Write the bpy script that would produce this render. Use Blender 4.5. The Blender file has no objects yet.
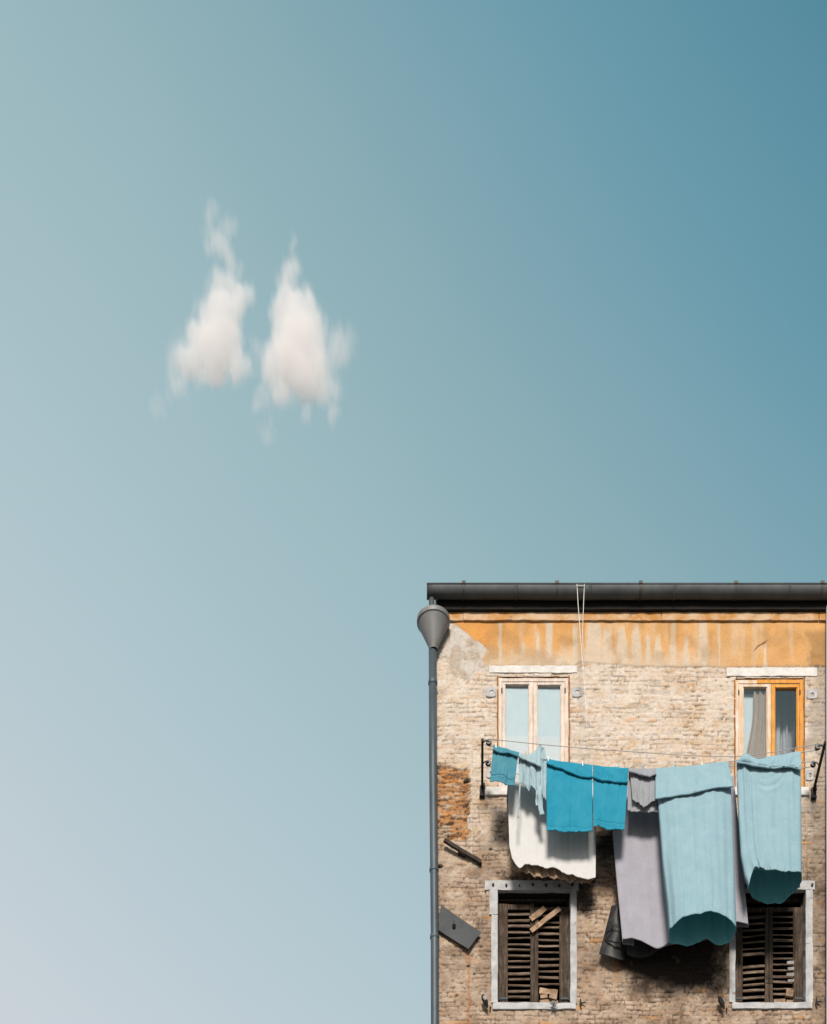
import bpy, bmesh, math, random
import numpy as np
from mathutils import Vector, Matrix, Euler, noise as mnoise

random.seed(7)
R = math.radians
sc = bpy.context.scene
col = sc.collection

# ------------------------------------------------------------------ camera
CAM_D, CAM_Z, FPX, HZ, CX = 24.0, 1.6, 1680.0, 2100.0, 413.5
cam = bpy.data.cameras.new('camera')
cam.lens = FPX * 36 / 1024
cam.sensor_width = 36
cam.shift_y = (HZ - 512) / 1024
cam.clip_end = 6000
camo = bpy.data.objects.new('camera', cam)
camo.location = (0, -CAM_D, CAM_Z)
camo.rotation_euler = (R(90), 0, 0)
col.objects.link(camo)
sc.camera = camo


def S(o): return FPX / (CAM_D - o)              # pixels per metre at o metres in front of the facade
def X(px, o=0.0): return (px - CX) / S(o)
def Z(py, o=0.0): return CAM_Z + (HZ - py) / S(o)
def P(px, py, o=0.0): return Vector((X(px, o), -o, Z(py, o)))


# ------------------------------------------------------------------ noise
def _h(ix, iy, seed):
    n = (ix.astype(np.int64) * 374761393 + iy.astype(np.int64) * 668265263 + seed * 144269504) & 0xffffffff
    n = ((n ^ (n >> 13)) * 1274126177) & 0xffffffff
    n = ((n ^ (n >> 15)) * 2246822519) & 0xffffffff
    return ((n ^ (n >> 16)) & 0xffff) / 65535.0


def vnoise(x, y, seed=0):
    ix, iy = np.floor(x), np.floor(y)
    fx, fy = x - ix, y - iy
    fx, fy = fx * fx * (3 - 2 * fx), fy * fy * (3 - 2 * fy)
    a, b = _h(ix, iy, seed), _h(ix + 1, iy, seed)
    c, d = _h(ix, iy + 1, seed), _h(ix + 1, iy + 1, seed)
    return (a + (b - a) * fx) * (1 - fy) + (c + (d - c) * fx) * fy


def fbm(x, y, s, octv=4, seed=0):
    t, amp, tot = 0.0, 1.0, 0.0
    x, y = np.asarray(x, float) / s, np.asarray(y, float) / s
    for k in range(octv):
        t = t + amp * vnoise(x * 2 ** k + 17.3 * k, y * 2 ** k + 5.1 * k, seed + k * 31)
        tot += amp
        amp *= 0.5
    return t / tot


def sstep(a, b, x):
    t = np.clip((x - a) / (b - a), 0, 1)
    return t * t * (3 - 2 * t)


def lerp(a, b, t): return a + (b - a) * t


def pl(pts):
    xs, ys = [p[0] for p in pts], [p[1] for p in pts]
    return lambda u: np.interp(u, xs, ys)


def smooth_pl(pts):
    """smooth monotone-ish curve through points (Catmull-Rom sampled then interpolated)"""
    xs = np.array([p[0] for p in pts], float); ys = np.array([p[1] for p in pts], float)
    m = np.gradient(ys, xs)

    def f(u):
        u = np.clip(np.asarray(u, float), xs[0], xs[-1])
        i = np.clip(np.searchsorted(xs, u) - 1, 0, len(xs) - 2)
        h = xs[i + 1] - xs[i]; t = (u - xs[i]) / h
        return ((2*t**3-3*t**2+1)*ys[i] + (t**3-2*t**2+t)*h*m[i] + (-2*t**3+3*t**2)*ys[i+1] + (t**3-t**2)*h*m[i+1])
    return f


# ------------------------------------------------------------------ materials
def srgb(r, g, b):
    f = lambda c: (c / 255 / 12.92) if c / 255 <= .04045 else ((c / 255 + .055) / 1.055) ** 2.4
    return (f(r), f(g), f(b), 1)


def new_mat(name):
    m = bpy.data.materials.new(name); m.use_nodes = True
    nt = m.node_tree
    return m, nt, nt.nodes['Principled BSDF'], nt.nodes['Material Output']


def N(nt, t, **kw):
    n = nt.nodes.new(t)
    for k, v in kw.items():
        if k in n.inputs.keys() if isinstance(k, str) else False:
            n.inputs[k].default_value = v
        else:
            setattr(n, k, v)
    return n


def mix_rgb(nt, a, b, fac, blend='MIX'):
    n = nt.nodes.new('ShaderNodeMix'); n.data_type = 'RGBA'; n.blend_type = blend
    for i, v in ((0, fac), (6, a), (7, b)):
        if hasattr(v, 'is_output'): nt.links.new(v, n.inputs[i])
        else: n.inputs[i].default_value = v
    return n.outputs[2]


def noise_node(nt, scale, detail=4, rough=.6, vec=None, dist=0):
    n = nt.nodes.new('ShaderNodeTexNoise')
    n.inputs['Scale'].default_value = scale; n.inputs['Detail'].default_value = detail
    n.inputs['Roughness'].default_value = rough; n.inputs['Distortion'].default_value = dist
    if vec is not None: nt.links.new(vec, n.inputs['Vector'])
    return n.outputs[0]


def ramp(nt, fac, stops):
    n = nt.nodes.new('ShaderNodeValToRGB')
    e = n.color_ramp.elements
    while len(e) < len(stops): e.new(.5)
    for k, (p, c) in enumerate(stops):
        e[k].position = p
        e[k].color = c if len(c) == 4 else (*c, 1)
    nt.links.new(fac, n.inputs[0])
    return n.outputs[0]


def g4(v): return (v, v, v, 1)


def tcoord(nt, scale=(1, 1, 1)):
    g = nt.nodes.new('ShaderNodeNewGeometry')
    m = nt.nodes.new('ShaderNodeMapping'); m.inputs['Scale'].default_value = scale
    nt.links.new(g.outputs['Position'], m.inputs[0])
    return m.outputs[0]


def bump(nt, bs, h, strength=.3, dist=.01):
    b = nt.nodes.new('ShaderNodeBump'); b.inputs['Strength'].default_value = strength
    b.inputs['Distance'].default_value = dist
    nt.links.new(h, b.inputs['Height']); nt.links.new(b.outputs[0], bs.inputs['Normal'])
    return b


ALB = .79        # keeps base colours in their real range under the stronger sun
def al(c): return tuple(x * ALB for x in c[:3]) + (1,)


def mottled(name, c1, c2, scale=8, rough=.8, lo=.35, hi=.65, bstr=.25, bscale=60, metallic=0, spots=None, stretch=(1, 1, 1), spec=.3):
    c1, c2 = al(c1), al(c2)
    m, nt, bs, out = new_mat(name)
    v = tcoord(nt, stretch)
    c = ramp(nt, noise_node(nt, scale, 6, .65, v), [(lo, c1), (hi, c2)])
    if spots:
        c = mix_rgb(nt, c, spots[0], ramp(nt, noise_node(nt, spots[1], 5, .7, v), [(spots[2], g4(0)), (spots[2] + .08, g4(1))]))
    nt.links.new(c, bs.inputs['Base Color'])
    bs.inputs['Roughness'].default_value = rough; bs.inputs['Metallic'].default_value = metallic
    bs.inputs['Specular IOR Level'].default_value = spec
    bump(nt, bs, noise_node(nt, bscale, 5, .7, v), bstr, .01)
    return m


def cloth_mat(name, c, transl=.28, weave=260, fade=None):
    m, nt, bs, out = new_mat(name)
    v = tcoord(nt)
    c2 = al(fade or tuple(min(1, x * 1.14 + .012) for x in c[:3])); c = al(c)
    cc = ramp(nt, noise_node(nt, 5, 5, .6, v, .4), [(.3, c), (.72, c2)])
    cc = mix_rgb(nt, cc, ramp(nt, noise_node(nt, 90, 3, .7, v), [(.3, g4(.80)), (.7, g4(1.0))]), 1.0, 'MULTIPLY')
    nt.links.new(cc, bs.inputs['Base Color'])
    bs.inputs['Roughness'].default_value = .95; bs.inputs['Specular IOR Level'].default_value = .1
    b = bump(nt, bs, noise_node(nt, weave * .35, 4, .75, v), .35, .006)
    tr = nt.nodes.new('ShaderNodeBsdfTranslucent'); nt.links.new(cc, tr.inputs[0])
    mx = nt.nodes.new('ShaderNodeMixShader'); mx.inputs[0].default_value = transl
    nt.links.new(bs.outputs[0], mx.inputs[1]); nt.links.new(tr.outputs[0], mx.inputs[2])
    nt.links.new(mx.outputs[0], out.inputs[0])
    return m


M = {}
# facade: colour per brick computed below into the mesh attribute, finer grain in nodes
m, nt, bs, out = new_mat('old_brick')
at = nt.nodes.new('ShaderNodeAttribute'); at.attribute_name = 'albedo'
v = tcoord(nt)
c = mix_rgb(nt, at.outputs['Color'], ramp(nt, noise_node(nt, 45, 6, .75, v), [(.28, g4(.80)), (.5, g4(.99)), (.75, g4(1.12))]), 1.0, 'MULTIPLY')
nt.links.new(c, bs.inputs['Base Color']); bs.inputs['Roughness'].default_value = .95
bs.inputs['Specular IOR Level'].default_value = .15
bump(nt, bs, noise_node(nt, 70, 6, .75, v), .5, .012)
M['brick'] = m
# plain brick for the flanks and the storeys below
m, nt, bs, out = new_mat('plain_brick')
tc = nt.nodes.new('ShaderNodeTexCoord')
sx = nt.nodes.new('ShaderNodeSeparateXYZ'); gm = nt.nodes.new('ShaderNodeNewGeometry')
nt.links.new(gm.outputs['Position'], sx.inputs[0])
ad = nt.nodes.new('ShaderNodeMath'); nt.links.new(sx.outputs[0], ad.inputs[0]); nt.links.new(sx.outputs[1], ad.inputs[1])
cb = nt.nodes.new('ShaderNodeCombineXYZ'); nt.links.new(ad.outputs[0], cb.inputs[0]); nt.links.new(sx.outputs[2], cb.inputs[1])
bt = nt.nodes.new('ShaderNodeTexBrick'); nt.links.new(cb.outputs[0], bt.inputs['Vector'])
bt.inputs['Scale'].default_value = 1; bt.inputs['Brick Width'].default_value = .26; bt.inputs['Row Height'].default_value = .068
bt.inputs['Mortar Size'].default_value = .007; bt.inputs['Color1'].default_value = (.36, .23, .14, 1)
bt.inputs['Color2'].default_value = (.44, .33, .23, 1); bt.inputs['Mortar'].default_value = (.40, .33, .26, 1)
v = tcoord(nt)
c = mix_rgb(nt, bt.outputs[0], (.44, .36, .28, 1), ramp(nt, noise_node(nt, 1.2, 6, .7, v), [(.4, g4(0)), (.65, g4(.8))]))
nt.links.new(c, bs.inputs['Base Color']); bs.inputs['Roughness'].default_value = .95
bump(nt, bs, noise_node(nt, 40, 5, .7, v), .5, .02)
M['plain_brick'] = m

M['istria'] = mottled('istrian_stone', (.52, .49, .46, 1), (.66, .63, .60, 1), 9, .85, bstr=.5, bscale=35, spots=((.17, .15, .13, 1), 14, .66))
M['istria_dirty'] = mottled('weathered_istrian_stone', (.31, .305, .31, 1), (.47, .465, .47, 1), 7, .85, bstr=.5, bscale=35, spots=((.12, .10, .09, 1), 11, .64))
M['plaster_ledge'] = mottled('ochre_ledge', (.44, .21, .06, 1), (.52, .37, .24, 1), 4.5, .9, .40, .60, bstr=.4, bscale=40, spots=((.22, .13, .07, 1), 7, .62))
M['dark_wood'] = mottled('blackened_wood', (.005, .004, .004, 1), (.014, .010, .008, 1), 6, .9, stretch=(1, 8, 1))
M['gutter'] = mottled('grey_gutter_paint', (.050, .058, .063, 1), (.080, .086, .089, 1), 4, .65, bstr=.08, bscale=30, metallic=.1, spots=((.10, .060, .04, 1), 9, .70))
M['gutter_strap'] = mottled('gutter_strap', (.022, .022, .022, 1), (.085, .062, .05, 1), 12, .6)
M['pipe'] = mottled('slate_pipe_paint', (.052, .070, .086, 1), (.078, .096, .110, 1), 3, .5, bstr=.1, bscale=25, metallic=.15, spots=((.085, .075, .07, 1), 8, .70))
M['hopper'] = mottled('grey_hopper_paint', (.165, .168, .168, 1), (.215, .21, .205, 1), 5, .5, bstr=.1, bscale=25, metallic=.1)
M['pale_pipe'] = mottled('pale_pipe_paint', (.40, .45, .47, 1), (.48, .52, .53, 1), 5, .5, bstr=.1, bscale=25)
M['iron'] = mottled('black_iron', (.010, .010, .011, 1), (.028, .022, .019, 1), 20, .6, metallic=.3)
M['rust_iron'] = mottled('rusty_iron', (.014, .012, .012, 1), (.055, .034, .025, 1), 14, .75, metallic=.2)
M['plate'] = mottled('grey_slate_plate', (.030, .034, .038, 1), (.050, .053, .056, 1), 6, .65, bstr=.3, bscale=60)
M['sheetmetal'] = mottled('dark_bent_sheet', (.020, .023, .026, 1), (.055, .050, .047, 1), 6, .55, metallic=.3, bstr=.2)
M['roof_tile'] = mottled('clay_tile', (.30, .12, .06, 1), (.38, .20, .12, 1), 5, .9)
M['pulley'] = mottled('grey_pulley', (.05, .05, .05, 1), (.13, .125, .12, 1), 30, .5, metallic=.5)
M['rope'] = mottled('grey_line', (.30, .29, .29, 1), (.42, .40, .38, 1), 40, .8)
M['cord'] = mottled('white_cord', (.62, .60, .58, 1), (.72, .70, .68, 1), 40, .8)
M['peg_wood'] = mottled('peg_wood', (.55, .30, .12, 1), (.62, .40, .20, 1), 40, .7)
M['peg_blue'] = mottled('peg_blue', (.03, .30, .45, 1), (.05, .36, .52, 1), 40, .5)
M['peg_white'] = mottled('peg_white', (.70, .70, .68, 1), (.75, .75, .73, 1), 40, .5)
M['ground'] = mottled('stone_paving', (.17, .16, .15, 1), (.25, .235, .22, 1), .8, .85, bstr=.3, bscale=6)
M['weed'] = mottled('dry_weed', (.24, .24, .22, 1), (.42, .42, .40, 1), 30, .9)


def wood_mat(name, c1, c2, c3, gs=(26, 26, 1.6), lo=.45):
    c1, c2, c3 = al(c1), al(c2), al(c3)
    m, nt, bs, out = new_mat(name)
    v = tcoord(nt, gs)
    grain = noise_node(nt, 1.6, 6, .7, v, .6)
    c = ramp(nt, grain, [(.28, c1), (.5, c2), (.74, c3)])
    v2 = tcoord(nt)
    c = mix_rgb(nt, c, ramp(nt, noise_node(nt, 7, 5, .7, v2), [(.3, g4(lo)), (.7, g4(1.15))]), 1.0, 'MULTIPLY')
    nt.links.new(c, bs.inputs['Base Color']); bs.inputs['Roughness'].default_value = .85
    bs.inputs['Specular IOR Level'].default_value = .2
    bump(nt, bs, grain, .6, .006)
    return m


M['shutter'] = wood_mat('weathered_shutter_wood', (.014, .010, .007, 1), (.068, .045, .031, 1), (.20, .145, .108, 1))
M['slat'] = wood_mat('weathered_slat_wood', (.028, .019, .014, 1), (.145, .098, .068, 1), (.42, .32, .245, 1), (1.6, 26, 26))
M['splinter'] = wood_mat('pale_splinter', (.25, .22, .20, 1), (.40, .37, .35, 1), (.50, .48, .46, 1), (5, 20, 5))
M['board'] = wood_mat('bare_broken_board', (.15, .085, .05, 1), (.36, .235, .15, 1), (.50, .36, .26, 1), (5, 20, 5))
M['pale_frame'] = wood_mat('bleached_window_frame', (.46, .36, .29, 1), (.60, .50, .43, 1), (.68, .61, .56, 1), (14, 14, 2), .86)
M['ochre_frame'] = wood_mat('ochre_window_frame', (.46, .19, .035, 1), (.60, .265, .055, 1), (.66, .36, .11, 1), (14, 14, 2), .86)
M['ochre_worn'] = wood_mat('worn_ochre_frame', (.52, .27, .08, 1), (.60, .47, .36, 1), (.68, .61, .55, 1), (9, 9, 1.2), .86)
M['rust_gap'] = mottled('rusty_frame_joint', (.16, .055, .012, 1), (.34, .14, .03, 1), 14, .9)

# window glass: thin pane, partly mirror
m, nt, bs, out = new_mat('window_glass')
tr = nt.nodes.new('ShaderNodeBsdfTransparent'); tr.inputs[0].default_value = (.95, .97, .98, 1)
gl = nt.nodes.new('ShaderNodeBsdfGlossy'); gl.inputs['Roughness'].default_value = .03
lw = nt.nodes.new('ShaderNodeLayerWeight'); lw.inputs[0].default_value = .20
mx = nt.nodes.new('ShaderNodeMixShader'); nt.links.new(lw.outputs['Facing'], mx.inputs[0])
nt.links.new(tr.outputs[0], mx.inputs[1]); nt.links.new(gl.outputs[0], mx.inputs[2]); nt.links.new(mx.outputs[0], out.inputs[0])
M['glass'] = m
M['blind'] = cloth_mat('pale_blue_blind', (.80, .93, .98, 1), .3)
M['white_curtain'] = cloth_mat('white_half_curtain', (.90, .91, .90, 1), .3)
M['grey_curtain'] = cloth_mat('grey_brown_curtain', (.44, .34, .27, 1), .2)
M['dark_curtain'] = cloth_mat('dark_curtain', (.035, .045, .055, 1), .1)
M['dim_curtain'] = cloth_mat('dim_grey_curtain', (.52, .50, .52, 1), .2)

M['turquoise'] = cloth_mat('turquoise_terry', (.022, .275, .42, 1), .15, 500, (.045, .33, .47, 1))
M['turq_faded'] = cloth_mat('faded_turquoise_terry', (.075, .275, .37, 1), .18, 500, (.11, .33, .42, 1))
M['pale_blue'] = cloth_mat('pale_blue_cotton', (.345, .54, .625, 1), .30, 300, (.42, .605, .685, 1))
M['teal_shade_inside'] = cloth_mat('teal_shaded_inner_cotton', (.20, .60, .66, 1), .38, 300)  # inside of the pale blue covers: its shaded teal is put into the colour
M['apron'] = cloth_mat('pale_apron_cotton', (.42, .56, .61, 1), .25)
M['grey_sheet'] = cloth_mat('lilac_grey_cotton', (.36, .35, .40, 1), .10, 300)
M['grey_shirt'] = cloth_mat('grey_cotton', (.35, .36, .39, 1), .2)
M['shade_grey'] = cloth_mat('shade_grey_cotton', (.040, .042, .045, 1), .05, 300)  # shade inside the grey cover, painted as a near-black cloth colour
M['white_cloth'] = cloth_mat('off_white_cotton', (.76, .745, .735, 1), .22, 300, (.80, .785, .775, 1))
M['lining'] = cloth_mat('beige_lining', (.52, .37, .26, 1), .3, 300)
M['shade_hem'] = cloth_mat('shade_gap_hem', (.015, .055, .065, 1), .05, 300)  # shadow gap under a folded edge, put into a colour; unused


# ------------------------------------------------------------------ object helpers
def root_of(o):
    while o.parent: o = o.parent
    return o


def tag(o, label=None, cat=None, group=None, kind=None):
    if label: o['label'] = label
    if cat: o['category'] = cat
    if group: o['group'] = group
    if kind: o['kind'] = kind
    return o


def empty(name, loc):
    o = bpy.data.objects.new(name, None); col.objects.link(o); o.location = loc
    o.empty_display_size = .2
    return o


class MB:
    """collects geometry in world coordinates and links it as one mesh object"""
    def __init__(s): s.v = []; s.f = []

    def add(s, vs, fs):
        k = len(s.v); s.v.extend(Vector(p) for p in vs); s.f.extend(tuple(i + k for i in f) for f in fs)

    def box(s, c, d, rot=None, n=None, amp=0.0, seed=0):
        """box centred at c, size d; n=(nx,ny,nz) subdivisions with noise of amplitude amp"""
        bm = bmesh.new()
        bmesh.ops.create_cube(bm, size=1)
        for v in bm.verts: v.co = Vector((v.co.x * d[0], v.co.y * d[1], v.co.z * d[2]))
        if n:
            for ax in range(3):
                for k in range(1, n[ax]):
                    t = -d[ax] / 2 + d[ax] * k / n[ax]
                    co = Vector((0, 0, 0)); co[ax] = t; no = Vector((0, 0, 0)); no[ax] = 1
                    bmesh.ops.bisect_plane(bm, geom=bm.verts[:] + bm.edges[:] + bm.faces[:], plane_co=co, plane_no=no)
        bm.verts.ensure_lookup_table()
        mat = rot.to_matrix() if rot is not None else Matrix.Identity(3)
        vs = []
        for v in bm.verts:
            p = mat @ v.co + Vector(c)
            if amp:
                q = p * 9 + Vector((seed * 3.1, seed * 7.7, 0))
                p += amp * Vector((mnoise.noise(q), mnoise.noise(q + Vector((31, 0, 0))), mnoise.noise(q + Vector((0, 47, 0)))))
            vs.append(p)
        s.add(vs, [[v.index for v in f.verts] for f in bm.faces])
        bm.free()

    def bx(s, px0, px1, py0, py1, o0, o1, n=None, amp=0.0, seed=0, rot=None):
        """box from image-plane extents on the facade plane (metric at o=0) between depths o0 (inner) and o1 (outer)"""
        x0, x1, z0, z1 = X(px0), X(px1), Z(py1), Z(py0)
        s.box(((x0 + x1) / 2, -(o0 + o1) / 2, (z0 + z1) / 2), (abs(x1 - x0), abs(o1 - o0), abs(z1 - z0)), rot, n, amp, seed)

    def tube(s, pts, r, n=10, cap=True):
        pts = [Vector(p) for p in pts]
        rr = r if isinstance(r, (list, tuple)) else [r] * len(pts)
        vs, fs = [], []
        up = None
        for i, p in enumerate(pts):
            t = (pts[min(i + 1, len(pts) - 1)] - pts[max(i - 1, 0)]).normalized()
            if up is None:
                up = t.orthogonal().normalized()
            up = (up - t * up.dot(t)).normalized()
            w = t.cross(up)
            for k in range(n):
                a = 2 * math.pi * k / n
                vs.append(p + rr[i] * (math.cos(a) * up + math.sin(a) * w))
        for i in range(len(pts) - 1):
            for k in range(n):
                k2 = (k + 1) % n
                fs.append((i * n + k, i * n + k2, (i + 1) * n + k2, (i + 1) * n + k))
        if cap:
            fs.append(tuple(range(n))[::-1]); fs.append(tuple((len(pts) - 1) * n + k for k in range(n)))
        s.add(vs, fs)

    def grid(s, A):
        """A: array (nv, nu, 3)"""
        nv, nu = A.shape[:2]
        fs = [(j * nu + i, j * nu + i + 1, (j + 1) * nu + i + 1, (j + 1) * nu + i) for j in range(nv - 1) for i in range(nu - 1)]
        s.add(A.reshape(-1, 3), fs)

    def ring_grid(s, A):
        nv, nu = A.shape[:2]
        fs = [(j * nu + i, j * nu + (i + 1) % nu, (j + 1) * nu + (i + 1) % nu, (j + 1) * nu + i) for j in range(nv - 1) for i in range(nu)]
        s.add(A.reshape(-1, 3), fs)

    def build(s, name, mat, parent=None, smooth=False, bevel=0, solid=0, local=None, inner=None):
        me = bpy.data.meshes.new(name)
        org = local if local is not None else (root_of(parent).location if parent else Vector((0, 0, 0)))
        me.from_pydata([tuple(p - Vector(org)) for p in s.v], [], s.f)
        me.materials.append(mat)
        if smooth: me.polygons.foreach_set('use_smooth', [True] * len(me.polygons))
        o = bpy.data.objects.new(name, me); col.objects.link(o)
        if parent: o.parent = parent
        elif local is not None: o.location = local
        if bevel:
            b = o.modifiers.new('bevel', 'BEVEL'); b.width = bevel; b.segments = 2; b.limit_method = 'ANGLE'
        if solid:
            q = o.modifiers.new('solid', 'SOLIDIFY'); q.thickness = solid; q.offset = 0
            if inner: me.materials.append(inner); q.material_offset = 1
        return o


# ------------------------------------------------------------------ setting: ground
g = MB(); g.grid(np.array([[(-2500, -2500, 0), (2500, -2500, 0)], [(-2500, 2500, 0), (2500, 2500, 0)]], float))
tag(g.build('ground', M['ground']), 'stone paving at the foot of the brick house', 'ground', kind='structure')

# ------------------------------------------------------------------ the house
XL, XR, ZT, ZB, DEP = X(436.6), 7.6, Z(604), Z(1150), 9.0
house = empty('brick_house', (XL, 0, 0))
tag(house, 'old brick house with peeling ochre plaster under a dark gutter', 'house')

HOLES = [(498.5, 568.5, 676.5, 787.5), (735.5, 803.5, 678.5, 787.5), (497, 570.5, 890.5, 1003.5), (735, 805.5, 890.5, 1003.5)]


def facade():
    st = .0098
    nx, nz = int((XR - XL) / st) + 1, int((ZT - ZB) / st) + 1
    xs, zs = np.linspace(XL, XR, nx), np.linspace(ZB, ZT, nz)
    x, z = np.meshgrid(xs, zs)
    px, py = CX + x * 70, HZ - (z - CAM_Z) * 70
    # wavering courses
    wx = x + .05 * (fbm(x, z, .5, 3, 3) - .5) + .02 * (fbm(x, z, .08, 2, 5) - .5)
    wz = z + .055 * (fbm(x, z, .9, 3, 11) - .5) + .026 * (fbm(x, z, .11, 2, 13) - .5)
    ch, L = .0655, .245
    row = np.floor(wz / ch); fz = wz / ch - row
    u = wx / L + .5 * (row % 2) + .5 * _h(row, row * 0 + 3, 9)
    c0 = np.floor(u)
    ed = lambda c: c + .42 * (_h(row, c, 21) - .5)
    cc = np.where(u < ed(c0), c0 - 1, np.where(u >= ed(c0 + 1), c0 + 1, c0))
    # some bricks are headers: split in two
    half = (_h(row, cc, 77) > .62)
    mid = .5 * (ed(cc) + ed(cc + 1))
    lo = np.where(half & (u >= mid), mid, ed(cc)); hi = np.where(half & (u < mid), mid, ed(cc + 1))
    bid = cc * 2 + (half & (u >= mid))
    du = np.minimum(u - lo, hi - u) * L
    dz = np.minimum(fz, 1 - fz) * ch
    n_f = fbm(x, z, .03, 3, 40); n_m = fbm(x, z, .16, 4, 50); n_l = fbm(x, z, .75, 5, 60); n_xl = fbm(x, z, 1.9, 4, 70)
    d = np.minimum(du, dz) + .011 * (n_f - .5)
    jw = .0030 + .010 * (n_m - .45)
    joint = 1 - sstep(jw - .002, jw + .0055, d)
    rb = _h(row, bid, 101); rc = _h(row, bid, 203); rd = _h(row, bid, 307)

    # zones -----------------------------------------------------------
    def soft(a, b, c_, d_, e=6):       # soft rectangle in facade units with ragged edge
        w = 22 * (n_m - .5) + 10 * (n_f - .5)
        return sstep(a - e, a + e, px + w) * (1 - sstep(b - e, b + e, px + w)) * sstep(c_ - e, c_ + e, py + w) * (1 - sstep(d_ - e, d_ + e, py + w))
    red = sstep(.25, .5, np.clip((1 - sstep(465, 473, px + 9 * (n_m - .5))) * sstep(758, 776, py + 12 * (n_m - .5)) * (1 - sstep(828, 850, py + 14 * (n_m - .5))), 0, 1) * (.55 + .9 * rb))
    low = sstep(740, 900, py + 90 * (n_l - .5))                      # darker lower storey
    wash = sstep(.36, .62, n_l * .55 + n_m * .45 + .16 * (1 - low) - .03)   # lime smears over the bricks
    wash = wash * (1 - .55 * low) * (1 - .92 * red)
    # bricks ----------------------------------------------------------
    pal = np.array([(.50, .40, .30), (.50, .375, .25), (.54, .45, .365), (.50, .335, .19), (.45, .36, .28), (.52, .41, .30)])
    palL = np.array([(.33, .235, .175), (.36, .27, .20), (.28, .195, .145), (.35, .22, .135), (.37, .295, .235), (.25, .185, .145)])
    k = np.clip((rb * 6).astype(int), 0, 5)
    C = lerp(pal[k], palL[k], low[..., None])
    C *= (.90 + .20 * rc)[..., None]
    # blotches that ignore the single bricks
    t1 = sstep(.40, .62, fbm(x, z * 1.3, .14, 5, 140))[..., None]; t2 = sstep(.46, .66, fbm(x, z * 1.6, .20, 5, 141))[..., None]
    up_f = lerp(lerp(np.array((.535, .395, .28)), np.array((.61, .52, .45)), t1), np.array((.48, .30, .155)), t2 * .85)
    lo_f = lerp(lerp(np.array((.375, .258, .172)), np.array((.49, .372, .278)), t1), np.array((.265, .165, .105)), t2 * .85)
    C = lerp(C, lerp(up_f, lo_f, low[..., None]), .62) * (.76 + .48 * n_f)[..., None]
    orange = (rd > .972) | ((rd > .95) & (px < 500) & (py < 780))
    C = np.where((orange & (n_m > .38))[..., None], np.array((.47, .25, .105)) * (.8 + .4 * rc)[..., None], C)
    gg = fbm(x * .28, z, .030, 4, 150)
    gou = sstep(.53, .66, gg) * red
    redc = lerp(np.array((.40, .145, .040)), np.array((.47, .235, .080)), n_f[..., None]) * (.80 + .35 * rc)[..., None]
    redc = lerp(redc, np.array((.46, .355, .26)), (sstep(.48, .64, fbm(x * .5, z, .06, 4, 151)) * .8)[..., None])
    C = lerp(C, redc, (red * .95)[..., None])
    C = lerp(C, np.array((.07, .04, .025)), (gou * .75)[..., None])
    # mortar
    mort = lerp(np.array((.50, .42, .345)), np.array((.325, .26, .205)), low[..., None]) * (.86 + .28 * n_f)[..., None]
    open_j = sstep(.47, .60, fbm(x, z * 1.6, .17, 4, 90)) * (1 - .3 * wash)
    openj = joint * np.clip(open_j + .35 * red, 0, 1)
    mort = lerp(mort, np.array((.085, .058, .04)), np.clip(openj * .95, 0, 1)[..., None])
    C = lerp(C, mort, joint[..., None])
    # lime wash smeared over
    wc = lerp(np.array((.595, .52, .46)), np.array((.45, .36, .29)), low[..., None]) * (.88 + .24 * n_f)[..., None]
    wamt = wash * (.15 + .75 * vnoise(x / .09, z / .03, 15)) * (1 - .6 * openj)
    C = lerp(C, wc, np.clip(wamt, 0, .88)[..., None])
    h = -.005 * joint - .014 * openj + .010 * (n_m - .5) + .004 * (rc - .5) + .007 * (n_f - .5)
    h = h * (1 - .45 * np.clip(wamt, 0, 1)) + .004 * wash
    spall = (rd < .07) & (red < .2)
    h = np.where(spall, h - .008 * (1 - joint), h)
    h = h - red * (.020 + .02 * (rc - .35) * (1 - joint) + .03 * (n_m - .5)) - .028 * gou
    C = np.where((spall & (joint < .5))[..., None], C * .86, C)
    pits = sstep(.60, .76, fbm(x, z * 1.2, .045, 3, 170)) * (1 - .4 * wash); 
    C = lerp(C, C * .52, (pits * (.55 + .3 * low))[..., None]); h = h - .006 * pits
    grey = sstep(.50, .70, fbm(x, z * 1.5, .38, 5, 171)) * (.08 + .55 * low) * (1 - red)
    C = lerp(C, C * np.array((.76, .73, .72)), grey[..., None])
    # vertical edge of the patched strip at the corner
    crk = (1 - sstep(.8, 1.6, np.abs(px - 471.5 + 1.5 * (n_m - .5)))) * sstep(700, 760, py) * (1 - sstep(850, 880, py))
    C = lerp(C, np.array((.50, .43, .35)), (.6 * crk)[..., None]); h += .008 * crk

    # render patches, ochre plaster ----------------------------------
    pe = 8 * (n_m - .5) + 3 * (n_f - .5)
    # broken left end of the ochre coat: edge runs diagonally from (462,630) to (488,652) and down
    edge = np.interp(py, [612, 628, 634, 640, 646, 652, 660, 668, 700], [446, 458, 468, 476, 484, 486, 482, 486, 486])
    och = sstep(-1.0, 1.0, px + pe - edge) * (1 - sstep(-1.2, 1.2, py + .35 * pe - np.interp(px, [480, 572, 580, 640, 727, 760, 900], [667, 668, 663, 667, 668, 667, 667])))
    cream = sstep(-1, 1, px - 445 + 5 * pe) * (1 - sstep(-2, 2, px + 2.2 * pe - np.interp(py, [610, 690, 720], [497, 490, 462]))) * (1 - sstep(-2, 2, py + 5 * pe - 676)) * (1 - och)
    pc = lerp(np.array((.54, .49, .44)), np.array((.46, .38, .31)), sstep(.42, .62, fbm(x, z, .12, 5, 160))[..., None]) * (.92 + .2 * (n_f - .5))[..., None]
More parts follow.
